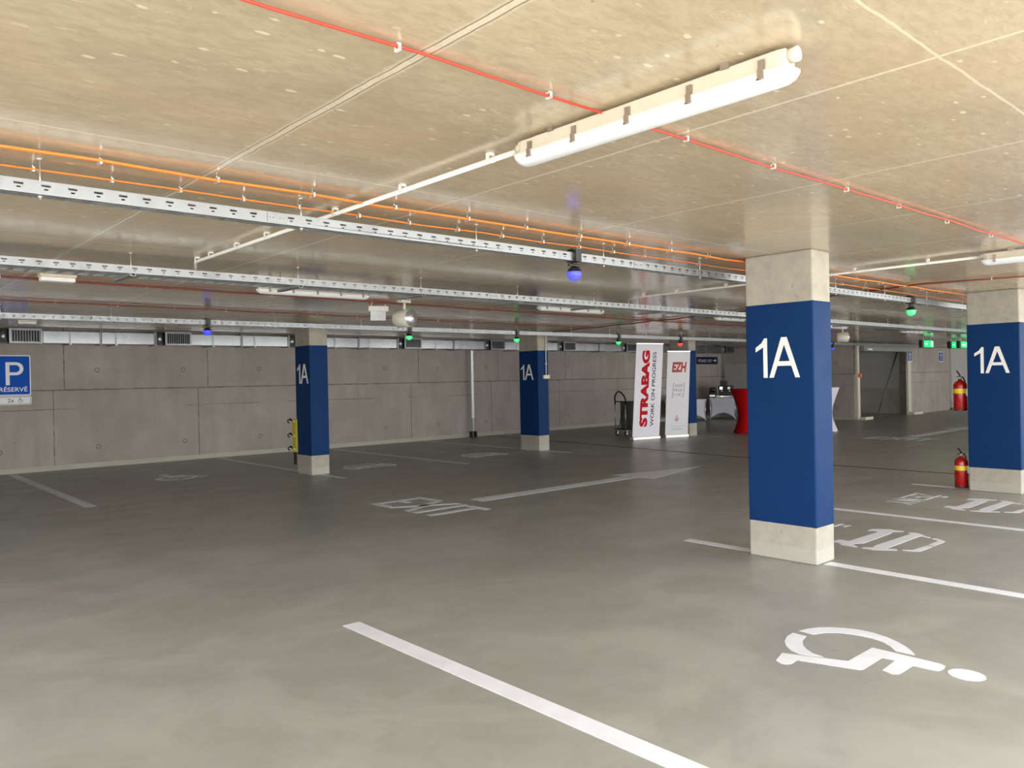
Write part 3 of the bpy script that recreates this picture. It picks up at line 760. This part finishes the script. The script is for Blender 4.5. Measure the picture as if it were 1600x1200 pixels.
pl = thing('supplementary_plate', (2.87, 17.58, 1.33), 'white plate reading 2x with wheelchair mark, under the P sign', 'sign')
m = on_face('-y', (2.565, 17.585), 1.325)
MB().prism(rrect(0, .61, 0, .165, .02), 0, .008, m).build('panel', SIGNW, pl)
bd = MB()
for r in (rect(.015, .595, .014, .020), rect(.015, .595, .145, .151), rect(.015, .021, .02, .145), rect(.589, .595, .02, .145)): bd.prism(r, .008, .009, m)
bd.build('black_border', INK, pl)
add_text(MB(), '2x', m, .215, .045, h=.075, w=.105, d=.010).build('lettering', INK, pl)
wc = MB(); S = .1/1.05
for q in wheel: wc.prism([(.385+(4.9-x)*S, .040+(2.51-y)*S) for x, y in q], .008, .0095, m)
wc.build('wheelchair_mark', INKG, pl)

# VYCHOD / EXIT sign
vs_ = thing('direction_sign', (25.8, 17.59, 2.07), 'dark blue VÝCHOD / EXIT sign with arrow on the back wall', 'sign')
m = on_face('-y', (25.10, 17.585), 2.07)
MB().prism(rect(0, 1.38, 0, .275), 0, .012, m).build('panel', SIGNN, vs_)
t_ = MB(); add_text(t_, 'VÝCHOD / EXIT', m, .08, .07, w=.93, h=.14, d=.014)
t_.prism([(1.08, .12), (1.20, .12), (1.20, .07), (1.31, .1375), (1.20, .205), (1.20, .155), (1.08, .155)], .012, .014, m)
t_.build('lettering', INKG if False else SIGNW, vs_)

# ============================================================ POLE AT WALL
po = thing('wall_pole', (14.0, 17.4, 0), 'slim silver pole with black feet standing against the back wall', 'pole')
MB().box(13.96, 14.04, 17.37, 17.43, .55, 2.47).build('upper_tube', ALU, po, bevel=.005)
MB().box(13.97, 14.03, 17.38, 17.42, .16, .56).build('lower_tube', GALVD, po)
for dx in (-.075, .075): MB().box(14+dx-.018, 14+dx+.018, 17.33, 17.45, 0, .17).build('foot', BLACK, po)
MB().box(13.91, 14.09, 17.37, 17.43, .15, .175).build('foot_bar', BLACK, po)

# yellow rack on left column
yr = thing('yellow_rack', (6.50, 13.20, .17), 'narrow yellow rack with black hooks on the left column side', 'rack')
MB().box(6.490, 6.527, 13.155, 13.30, .385, .98).build('plate', YPAINT, yr, bevel=.004)
for z in (.44, .68, .94):
    h = MB(); h.tube([(6.50, 13.30, z), (6.50, 13.36, z+.02), (6.49, 13.42, z+.03), (6.48, 13.45, z+.01), (6.48, 13.44, z-.02), (6.49, 13.40, z-.03)], .012, 8)
    h.tube([(6.50, 13.30, z+.01), (6.49, 13.33, z+.04), (6.48, 13.37, z+.05)], .009, 8); h.build('hook', BLACK, yr)
    MB().cyl((6.492, 13.20, z), (6.478, 13.20, z), .018, seg=12).build('screw_head', SIGNW, yr)
MB().box(6.50, 6.527, 13.215, 13.27, .16, .385).build('black_stem', BLACK, yr)

# conduit and switch box on the mid column
sb = thing('switch_box', (12.375, 12.74, 1.62), 'small grey switch box with conduit on the middle column', 'switch')
MB().box(12.29, 12.475, 12.69, 12.745, 1.625, 1.71).build('box', CREAM, sb, bevel=.006)
MB().tube([(12.39, 12.725, 1.71), (12.39, 12.725, H)], .012, 8).build('conduit', WHITEP, sb)
for z in (1.95, 2.3): MB().box(12.372, 12.408, 12.71, 12.746, z, z+.02).build('pipe_clip', WHITEP, sb)

# ============================================================ FIRE EXTINGUISHERS
def extinguisher(label, loc):
    o = thing('fire_extinguisher', (0, 0, 0), label, 'fire extinguisher', 'red fire extinguishers behind the right column')
    prof = [(.001, .0), (.06, .0), (.078, .006), (.085, .02), (.085, .335), (.080, .365), (.062, .392), (.034, .408), (.024, .415), (.024, .43)]
    MB().lathe(prof, seg=28).build('cylinder', REDP, o)
    MB().lathe([(.0862, .235), (.0862, .30)], seg=28).build('yellow_band', YELL, o)
    MB().cyl((0, 0, .43), (0, 0, .465), .018, seg=12).build('valve', ALU, o)
    h = MB(); h.box(-.10, .02, -.011, .011, .462, .470); h.box(-.012, .012, -.011, .011, .455, .490)
    mm = Matrix.Translation((-.01, 0, .485)) @ Matrix.Rotation(math.radians(28), 4, 'Y'); h.box(-.115, .015, -.010, .010, 0, .008, mm)
    h.build('lever', BLACK, o)
    MB().tube([(0, 0, .45), (.05, -.02, .46), (.095, -.03, .40), (.105, -.03, .30), (.10, -.03, .16), (.098, -.03, .08)], .009, 8).build('hose', BLACK, o)
    MB().lathe([(.0855, 0), (.088, .004), (.0855, .016)], seg=28).build('foot_ring', BLACK, o)
    MB().box(-.03, .03, -.125, -.083, .20, .30).build('wall_bracket', GALVD, o)
    o.location = loc; return o
e1 = extinguisher('upper red fire extinguisher with yellow band, hung behind the right column', (11.79, 3.955, 1.075))
e2 = copy_tree(e1); e2.location = (11.785, 3.955, .02); e2['label'] = 'lower red fire extinguisher with yellow band, near the floor behind the right column'

# ============================================================ SPEAKERS, EMERGENCY LIGHTS
def speaker(label, loc, rz):
    o = thing('loudspeaker', (0, 0, 0), label, 'loudspeaker', 'cylindrical loudspeakers under the ceiling')
    MB().box(-.085, .085, -.04, .04, -.035, 0).build('ceiling_mount', WHITEP, o, bevel=.006)
    MB().cyl((0, 0, -.035), (0, 0, -.13), .017, seg=12).build('stem', WHITEP, o)
    R = Matrix.Rotation(-PI/2, 4, 'X')       # lathe axis z -> -y... front towards -y after flip
    Mx = Matrix.Rotation(PI/2, 4, 'X')       # z -> -y
    MB().lathe([(.001, -.14), (.07, -.14), (.105, -.125), (.116, -.10), (.116, .11), (.110, .115)], (0, 0, -.235), Mx, 28).build('body', SPKR, o)
    MB().lathe([(.110, .112), (.095, .128), (.06, .145), (.001, .152)], (0, 0, -.235), Mx, 28).build('front_grille', SPKG, o)
    o.location = loc; o.rotation_euler = (0, 0, rz); return o
s1 = speaker('white cylindrical loudspeaker hanging under the ceiling left of centre', (5.74, 8.5, H), math.radians(12))
s2 = copy_tree(s1); s2.location = (17.5, 8.3, H); s2.rotation_euler = (0, 0, math.radians(30)); s2['label'] = 'distant cylindrical loudspeaker just right of the nearest column'
el = thing('emergency_light', (5.60, 8.9, H), 'white hanging emergency sign box with pale panel beside the loudspeaker', 'emergency light')
rzm = Matrix.Translation((5.60, 8.9, 0)) @ Matrix.Rotation(math.radians(-28), 4, 'Z')
MB().box(-.13, .13, -.03, .03, 2.555, 2.625, rzm).build('housing', WHITEP, el, bevel=.008)
MB().box(-.105, .095, -.006, .006, 2.435, 2.555, rzm).build('panel', plain('pale_acrylic_panel', (.60, .62, .64), .3), el)
for dx in (-.09, .09): MB().cyl(rzm @ Vector((dx, 0, 2.62)), rzm @ Vector((dx, 0, H)), .007, seg=8).build('hanger', WHITEP, el)
MB().box(-.13, .13, -.02, .02, H-.02, H, rzm).build('mounting_rail', RUST, el)
eg = 'white emergency light boxes on the ceiling'
def embox(label, x, y, w, d, h):
    o = thing('emergency_lamp', (x, y, H), label, 'emergency light', eg)
    MB().box(x-w/2, x+w/2, y-d/2, y+d/2, H-h*.35, H).build('base', CREAM, o, bevel=.004)
    MB().box(x-w/2+.008, x+w/2-.008, y-d/2+.008, y+d/2-.008, H-h, H-h*.35).build('diffuser', SIGNW, o, bevel=.01)
embox('small white emergency light box on the ceiling at far left', 1.72, 8.25, .30, .13, .065)
embox('tiny white emergency light box above the leftmost duct grille', 2.47, 13.9, .26, .12, .06)

# ============================================================ BANNERS
def banner(p0, p1, top, shift, mat, label, content):
    a, b = Vector((*p0, 0)), Vector((*p1, 0)); u = (b-a).normalized(); w = (b-a).length; nrm = Vector((u.y, -u.x, 0))
    o = thing('roll_up_banner', tuple((a+b)/2), label, 'banner', 'white roll-up banners')
    sh = shift/top
    mm = Matrix(((u.x, u.x*sh, nrm.x, a.x), (u.y, u.y*sh, nrm.y, a.y), (0, 1, 0, 0), (0, 0, 0, 1)))
    base = MB(); base.box(-.005, w+.005, .0, .075, -.10, .05, mm); base.build('base_cassette', ALU, o, bevel=.01)
    MB().box(0, w, .075, top-.02, -.004, -.001, mm).build('printed_sheet', mat, o)
    MB().box(-.004, w+.004, top-.025, top, -.012, .006, mm).build('top_rail', ALU, o)
    MB().cyl(mm @ Vector((w*.5, .07, -.05)), mm @ Vector((w*.5, top-.02, -.015)), .012, seg=8).build('support_pole', BLACK, o)
    content(o, mm, w)
def c1(o, mm, w):
    # text running upwards: local u' = up, v' = -u
    r = mm @ Matrix(((0, -1, 0, 0), (1, 0, 0, 0), (0, 0, 1, 0), (0, 0, 0, 1)))
    add_text(MB(), 'STRABAG', r, .33, -.47, w=1.98, h=.262, d=.001, bold=.06).build('red_lettering', INKR, o)
    add_text(MB(), 'WORK ON PROGRESS', r, .33, -.68, w=1.94, h=.115, d=.001, bold=.012).build('dark_lettering', INK, o)
banner((15.702, 13.004), (16.585, 12.827), 2.50, .20, BANNER, 'white STRABAG banner with red vertical lettering, WORK ON PROGRESS', c1)
def c2(o, mm, w):
    add_text(MB(), 'EZH', mm, .15, 1.73, w=.46, h=.27, d=.001, bold=.05, shear=.15).build('red_lettering', INKP, o)
    t = MB(); add_text(t, 'HRAME', mm, .26, 1.335, w=.25, h=.075, d=.001, shear=.1); add_text(t, 'PRIGE', mm, .23, 1.215, w=.27, h=.075, d=.001, shear=.1); add_text(t, 'V HRY', mm, .22, 1.095, w=.27, h=.075, d=.001, shear=.1)
    for s, x in ((1, .185), (-1, .53)):
        t.prism([(x-.012, 1.06), (x+.003, 1.06), (x+.038, 1.44), (x+.023, 1.44)], 0, .001, mm)
        t.prism([(x+.023 if s > 0 else x-.02, 1.44), (x+.06 if s > 0 else x+.038, 1.44), (x+.06 if s > 0 else x+.038, 1.425), (x+.023 if s > 0 else x-.02, 1.425)], 0, .001, mm)
        t.prism([(x-.012 if s > 0 else x-.05, 1.06), (x+.03 if s > 0 else x+.003, 1.06), (x+.03 if s > 0 else x+.003, 1.075), (x-.012 if s > 0 else x-.05, 1.075)], 0, .001, mm)
    add_text(t, 'www.ezh.sk', mm, .20, .205, w=.33, h=.04, d=.001)
    t.prism(rect(.12, .60, .29, .294), 0, .001, mm)
    t.build('grey_lettering', INKG, o)
    dr = MB(); n = 20
    def drop(s, k):
        t_ = 2*PI*k/n; x = math.sin(t_)*.055*s*(1 if math.cos(t_) < 0 else 1-math.cos(t_)**1.0*.85); return (.345+x, .50+s*(.075*math.cos(t_)+(.03 if math.cos(t_) > 0 else 0)*math.cos(t_)))
    V = []; 
    for k in range(n): V += [mm @ Vector((*drop(1, k), .001)), mm @ Vector((*drop(.72, k), .001))]
    dr.add(V, [(2*k, (2*k+2) % (2*n), (2*k+3) % (2*n), 2*k+1) for k in range(n)])
    dr.add([mm @ Vector((.345+.02*math.cos(t*PI/4), .485+.028*math.sin(t*PI/4), .001)) for t in range(8)], [tuple(range(8))])
    dr.build('drop_emblem', INKP, o)
banner((16.80, 12.80), (17.47, 12.56), 2.30, .13, BANNERG, 'pale EZH banner with faded red heading, in front of the far column', c2)
# white stand behind the gap
# ============================================================ TROLLEY WITH CRATES
tr = thing('platform_trolley', (16.9, 14.3, 0), 'silver trolley with black push handle left of the STRABAG banner', 'trolley')
tm = Matrix.Translation((16.75, 14.25, 0)) @ Matrix.Rotation(math.radians(-10), 4, 'Z')
MB().box(-.05, 1.0, -.25, .25, .17, .20, tm).build('platform', BLACK, tr, bevel=.005)
for y in (-.22, .22): MB().tube([tm @ Vector(p) for p in ((-.03, y, .18), (-.03, y, .95))], .016, 8).build('upright', ALU, tr)
MB().tube([tm @ Vector(p) for p in ((-.03, -.22, .88), (-.03, -.23, 1.0), (-.05, -.20, 1.10), (-.07, -.10, 1.20), (-.08, 0, 1.235), (-.07, .10, 1.20), (-.05, .20, 1.10), (-.03, .23, 1.0), (-.03, .22, .88))], .022, 10).build('push_handle', BLACK, tr)
MB().tube([tm @ Vector(p) for p in ((-.03, -.22, .95), (-.03, .22, .95))], .016, 8).build('cross_bar', BLACK, tr)
MB().tube([tm @ Vector(p) for p in ((-.03, -.22, .90), (-.02, -.05, .62), (.0, .12, .22))], .012, 8).build('strap', BLACK, tr)
for x in (.02, .92):
    for y in (-.2, .2):
        w = MB(); w.cyl(tm @ Vector((x, y-.018, .07)), tm @ Vector((x, y+.018, .07)), .07, seg=20); wh = w.build('wheel', BLACK, tr)
        MB().cyl(tm @ Vector((x, y-.021, .07)), tm @ Vector((x, y+.021, .07)), .035, seg=16).build('hub', ALU, wh)
        MB().box(x-.02, x+.02, y-.026, y+.026, .07, .17, tm).build('fork', ALU, wh)
for k in range(6):
    c = thing('stacking_crate', tuple(tm @ Vector((.50, 0, .20+k*.125))), ['lowest', 'second lowest', 'third from bottom', 'third from top', 'second highest', 'topmost'][k]+' grey crate in the stack on the trolley', 'crate', 'grey crates stacked on the trolley')
    b = MB(); z = .20+k*.125; x0, x1, y0, y1 = .16, .86, -.23, .23; t = .008
    b.box(x0, x1, y0, y1, z+.001, z+.010, tm); b.box(x0, x1, y0, y0+t, z+.01, z+.122, tm); b.box(x0, x1, y1-t, y1, z+.01, z+.122, tm); b.box(x0, x0+t, y0+t, y1-t, z+.01, z+.122, tm); b.box(x1-t, x1, y0+t, y1-t, z+.01, z+.122, tm)
    b.box(x0-.012, x1+.012, y0-.012, y0, z+.10, z+.122, tm); b.box(x0-.012, x0, y0, y1, z+.10, z+.122, tm)
    b.build('shell', GREYC, c)
    MB().box(.36, .66, y0-.004, y0-.0005, z+.04, z+.085, tm).build('pale_label', SPKR, c)

# ============================================================ TABLES
def cover(name, c, rz, w, d, h, mat, label, group=None, arch=.24, pinch=.07):
    o = thing(name, (c[0], c[1], 0), label, 'table', group)
    m = Matrix.Translation((c[0], c[1], 0)) @ Matrix.Rotation(rz, 4, 'Z'); n = 14; rows = 8; mb = MB()
    cs = [(-w/2, -d/2), (w/2, -d/2), (w/2, d/2), (-w/2, d/2)]
    for i in range(4):
        a, b = Vector((*cs[i], 0)), Vector((*cs[(i+1) % 4], 0)); inn = Vector((-(b-a).y, (b-a).x, 0)).normalized(); V = []
        for r in range(rows+1):
            for k in range(n+1):
                u = k/n; zb = arch*math.sin(PI*u)**.7 if 0 < u < 1 else 0.0
                f = r/rows; z = zb+(h-zb)*f
                e = (1-u*2)                     # pull corners inward around mid height
                pull = pinch*math.sin(PI*min(1, z/h))**1.0
                p = a.lerp(b, u)+(b-a).normalized()*pull*e+inn*(pull*.6+.02*math.sin(PI*u)*(1-f))
                V.append(m @ Vector((p.x, p.y, z)))
        mb.add(V, [(r*(n+1)+k, r*(n+1)+k+1, (r+1)*(n+1)+k+1, (r+1)*(n+1)+k) for r in range(rows) for k in range(n)], True)
    mb.build('stretch_cover', mat, o, solid=.003)
    MB().box(-w/2+.01, w/2-.01, -d/2+.01, d/2-.01, h-.02, h+.004, m).build('table_top', mat, o, bevel=.006)
    for x, y in cs: MB().cyl(m @ Vector((x*.93, y*.93, 0)), m @ Vector((x*.93, y*.93, h-.02)), .014, seg=8).build('leg', ALU, o)
    return o
TG = 'catering tables in white stretch covers'
rz2 = math.atan2(16.06-16.88, 25.41-24.99)
cover('catering_table', (23.38, 16.88), math.radians(-8), 1.5, .62, .78, CLOTHW, 'white covered catering table nearest the far column', TG)
cover('catering_table', (25.38, 16.62), rz2, .95, .75, .80, CLOTHW, 'white covered catering table with arched front carrying the coffee machine', TG)
cover('catering_table', (26.0, 15.35), rz2, .95, .70, .80, CLOTHW, 'white covered catering table right of the coffee machine, behind red table', TG)
def cocktail(name, c, mat, label):
    o = thing(name, (c[0], c[1], 0), label, 'table', 'tall cocktail tables in stretch covers')
    prof = [(.40, 1.21), (.385, 1.16), (.31, .95), (.235, .72), (.215, .52), (.235, .36), (.30, .18), (.36, .04), (.375, .0)]
    mb = MB(); seg = 32; V = []
    for r, z in prof:
        for k in range(seg):
            t = 2*PI*k/seg; lobes = abs(math.cos(2*t))**.6; f = max(0, 1-z/.5); rr = r*(1-f*.28*(1-lobes)); zz = z+f*(1-lobes)*.10*(1 if z < .2 else 0)
            V.append((c[0]+rr*math.cos(t), c[1]+rr*math.sin(t), zz))
    mb.add(V, [(i*seg+k, i*seg+(k+1) % seg, (i+1)*seg+(k+1) % seg, (i+1)*seg+k) for i in range(len(prof)-1) for k in range(seg)], True)
    mb.build('stretch_cover', mat, o)
    MB().cyl((c[0], c[1], 1.205), (c[0], c[1], 1.235), .405, seg=32).build('table_top', mat, o)
    for k in range(4):
        t = PI/2*k; MB().cyl((c[0]+.36*math.cos(t), c[1]+.36*math.sin(t), 0), (c[0]+.36*math.cos(t), c[1]+.36*math.sin(t), .03), .022, seg=10).build('foot', BLACK, o)
cocktail('cocktail_table', (19.35, 11.95), CLOTHR, 'red cocktail table showing left of the nearest column')
cocktail('cocktail_table', (21.05, 10.55), CLOTHW, 'white cocktail table showing right of the nearest column')
# coffee machine etc.
def at_t2(u, v): # on table 2: u across front, v towards the back
    f = Vector((math.cos(rz2), math.sin(rz2), 0)); b = Vector((-f.y, f.x, 0)); p = Vector((25.38, 16.62, 0))+f*u+b*v; return p
mt = Matrix.Translation(at_t2(.10, 0)) @ Matrix.Rotation(rz2, 4, 'Z')
cm = thing('coffee_machine', tuple(at_t2(.10, 0)+Vector((0, 0, .804))), 'black coffee machine with shiny chrome front on the arched table', 'coffee machine')
b = MB(); b.box(-.26, .26, -.10, .26, .83, 1.24, mt); b.box(-.26, .26, -.26, -.10, 1.08, 1.24, mt); b.box(-.26, .26, -.26, -.10, .82, .87, mt); b.build('body', BLACK, cm, bevel=.01)
for x in (-.14, .14):
    MB().cyl(mt @ Vector((x, -.18, 1.08)), mt @ Vector((x, -.18, 1.02)), .04, seg=14).build('brew_head', CHROME, cm)
    MB().box(x-.05, x+.05, -.272, -.262, 1.10, 1.20, mt).build('chrome_panel', CHROME, cm)
for x in (-.2, .2):
    for y in (-.2, .2): MB().cyl(mt @ Vector((x, y, .804)), mt @ Vector((x, y, .83)), .02, seg=8).build('foot', BLACK, cm)
MB().box(-.26, .26, -.262, -.255, .822, .865, mt).build('drip_tray', CHROME, cm)
gm = thing('bean_hopper_box', tuple(at_t2(.02, .05)+Vector((0, 0, 1.24))), 'black box standing on top of the coffee machine', 'box')
mg = Matrix.Translation(at_t2(.02, .05)) @ Matrix.Rotation(rz2, 4, 'Z')
MB().box(-.12, .12, -.12, .12, 1.245, 1.42, mg).build('body', BLACK, gm, bevel=.01)
MB().box(-.10, .10, -.10, .10, 1.42, 1.44, mg).build('lid', GREYC, gm)
g2 = thing('food_warmer', tuple(at_t2(-.38, 0)+Vector((0, 0, .804))), 'dark rounded warmer left of the coffee machine', 'warmer')
mw = Matrix.Translation(at_t2(-.38, 0)) @ Matrix.Rotation(rz2, 4, 'Z')
MB().box(-.14, .14, -.2, .2, .806, 1.02, mw).build('body', BLACK, g2, bevel=.03)
MB().box(-.12, .12, -.17, .17, 1.02, 1.18, mw).build('hood', BLACK, g2, bevel=.05)
MB().box(-.10, .10, -.212, -.202, .84, .90, mw).build('chrome_trim', CHROME, g2)
def cup_at(x, y, z, label):
    o = MB().lathe([(.0005, 0), (.022, 0), (.030, .03), (.036, .075), (.033, .075), (.027, .03), (.0005, .006)], seg=12).build('cup', SIGNW)
    o.location = (x, y, z); tag(o, label, 'cup', 'white cups on the catering tables'); return o
for i, (u, v) in enumerate([(-.20, -.31), (-.11, -.32), (.42, -.25), (.43, -.15), (.40, -.32)]):
    p = at_t2(u, v); cup_at(p.x, p.y, .804, 'small white cup on the arched table beside the coffee machine')
for i in range(4): cup_at(23.1+.16*i, 16.70, .784, 'small white cup on the catering table nearest the far column')
for i, (x, l) in enumerate([(23.2, 'left dark serving tray on the table by the far column'), (23.75, 'right dark serving tray on the table by the far column')]):
    o = thing('serving_tray', (x, 16.9, .784), l, 'tray', 'dark serving trays')
    b = MB(); b.box(x-.24, x+.24, 16.80, 17.08, .785, .80); b.box(x-.24, x+.24, 16.80, 16.82, .80, .86); b.box(x-.24, x+.24, 17.06, 17.08, .80, .86); b.box(x-.24, x-.22, 16.82, 17.06, .80, .86); b.box(x+.22, x+.24, 16.82, 17.06, .80, .86)
    b.build('pan', BLACK, o)
    b = MB(); b.prism([(x-.22, .862), (x+.22, .862), (x+.16, .97), (x-.16, .97)], -17.06, -16.82, Matrix(((1, 0, 0, 0), (0, 0, -1, 0), (0, 1, 0, 0), (0, 0, 0, 1)))); b.build('lid', BLACK, o, bevel=.02)

# ============================================================ PORTAL AND FAR SIGNS
def post(x0, x1, label):
    o = thing('gate_post', ((x0+x1)/2, 12.15, 0), label, 'post', 'off-white gate posts')
    MB().box(x0, x1, 12.20, 12.29, .0, 2.60).build('post', POSTM, o, bevel=.01)
    return o
pa = post(26.80, 26.97, 'left off-white gate post with orange box')
pb = post(31.02, 31.30, 'right off-white gate post carrying a blue arrow sign')
def kerb(x0, x1, label):
    return tag(MB().box(x0, x1, 11.98, 12.18, 0, .10).build('concrete_kerb', POSTM, bevel=.01, at=((x0+x1)/2, 12.08, 0)), label, 'kerb', 'white kerb blocks by the gate')
kerb(26.85, 27.45, 'white kerb block at the foot of the left gate post')
kerb(31.0, 31.8, 'white kerb block at the foot of the right gate post')
kerb(35.4, 36.4, 'white kerb block at the foot of the pale partition wall')
lt = thing('gate_lintel', (29.1, 12.1, 2.38), 'grey steel roller housing spanning the two gate posts', 'lintel')
MB().box(26.98, 31.01, 12.04, 12.29, 2.37, 2.59).build('housing', MIDGREY, lt, bevel=.01)
MB().box(27.25, 27.6, 12.03, 12.04, 2.40, 2.46).build('pale_label', SIGNW, lt)
MB().box(26.85, 31.3, 12.1, 12.29, 2.602, 2.64).build('top_rail', GALV, lt)
cb = thing('call_box', (26.95, 12.03, 1.45), 'small orange box on the left gate post', 'switch box')
MB().box(26.82, 26.96, 12.13, 12.198, 1.46, 1.60).build('box', ORB, cb, bevel=.006)
MB().tube([(26.92, 12.18, 1.60), (26.92, 12.18, 2.5)], .012, 8).build('conduit', GREYC, cb)
pn = MB().box(31.56, 31.597, 12.75, 14.6, 1.0, 2.45).build('wall_panel', PALEW, at=(31.58, 13.7, 1.0)); tag(pn, 'plain grey panel on the wall inside the gate opening', 'panel')
lp = MB().cyl((31.45, 12.75, 2.45), (30.2, 13.0, .02), .03, seg=8).build('shadow_line_bar', GREYC, at=(30.2, 13.0, 0)); tag(lp, 'thin dark bar added for the slanting shadow line inside the gate opening', 'bar')  # added dark bar that draws the slanting shadow gap as solid shape
def arrow_sign(x0, x1, y, label):
    o = thing('arrow_sign', ((x0+x1)/2, y, 2.0), label, 'sign', 'small blue arrow signs')
    m = on_face('-y', (x0, y), 2.0); w = x1-x0; h = .42
    MB().prism(rect(0, w, 0, h), 0, .012, m).build('white_border', SIGNW, o)
    MB().prism(rect(.03, w-.03, .03, h-.03), .012, .014, m).build('blue_face', plain('navy_face', (.02, .04, .28), .4), o)
    c = w/2
    MB().prism([(c-.03, .06), (c+.03, .06), (c+.03, .26), (c+.08, .26), (c, .37), (c-.08, .26), (c-.03, .26)], .014, .016, m).build('arrow', SIGNW, o)
arrow_sign(30.96, 31.36, 12.195, 'blue arrow sign on the right gate post')
arrow_sign(34.25, 34.70, 12.285, 'blue arrow sign on the far wall between gate and pale partition')
def exit_sign(x, y, label, man=False, w=.75):
    o = thing('exit_sign', (x, y, 2.37), label, 'exit sign', 'green lit exit signs under the ceiling')
    m = on_face('-y', (x, y), 2.365)
    MB().box(x-.14, x+w+.02, y+.001, y+.09, 2.355, 2.585).build('housing', BLACK, o, bevel=.006)
    MB().prism(rect(0, w, 0, .21), 0, .006, m).build('green_face', GREENE, o)
    t = MB()
    t.prism([(.06, .09), (.20, .09), (.20, .05), (.28, .105), (.20, .16), (.20, .12), (.06, .12)], .006, .009, m)
    t.prism(rect(w-.20, w-.06, .03, .18), .006, .009, m)
    if man:
        t.prism([(w-.36, .16), (w-.33, .185), (w-.30, .16), (w-.33, .135)], .006, .009, m); t.prism([(w-.42, .04), (w-.38, .03), (w-.30, .12), (w-.36, .14)], .006, .009, m)
    t.build('pictogram', GREENW, o)
    for dx in (.08, w-.08): MB().cyl((x+dx, y+.045, 2.58), (x+dx, y+.045, H), .006, seg=6).build('hanger', ALU, o)
exit_sign(25.35, 9.5, 'green lit exit sign left of the pair, above the far arrows')
exit_sign(27.62, 9.5, 'green lit exit sign second from the right, beside the running figure sign', w=.6)
exit_sign(27.70, 9.25, 'green lit exit sign nearest the right column, with running figure', True, .7)
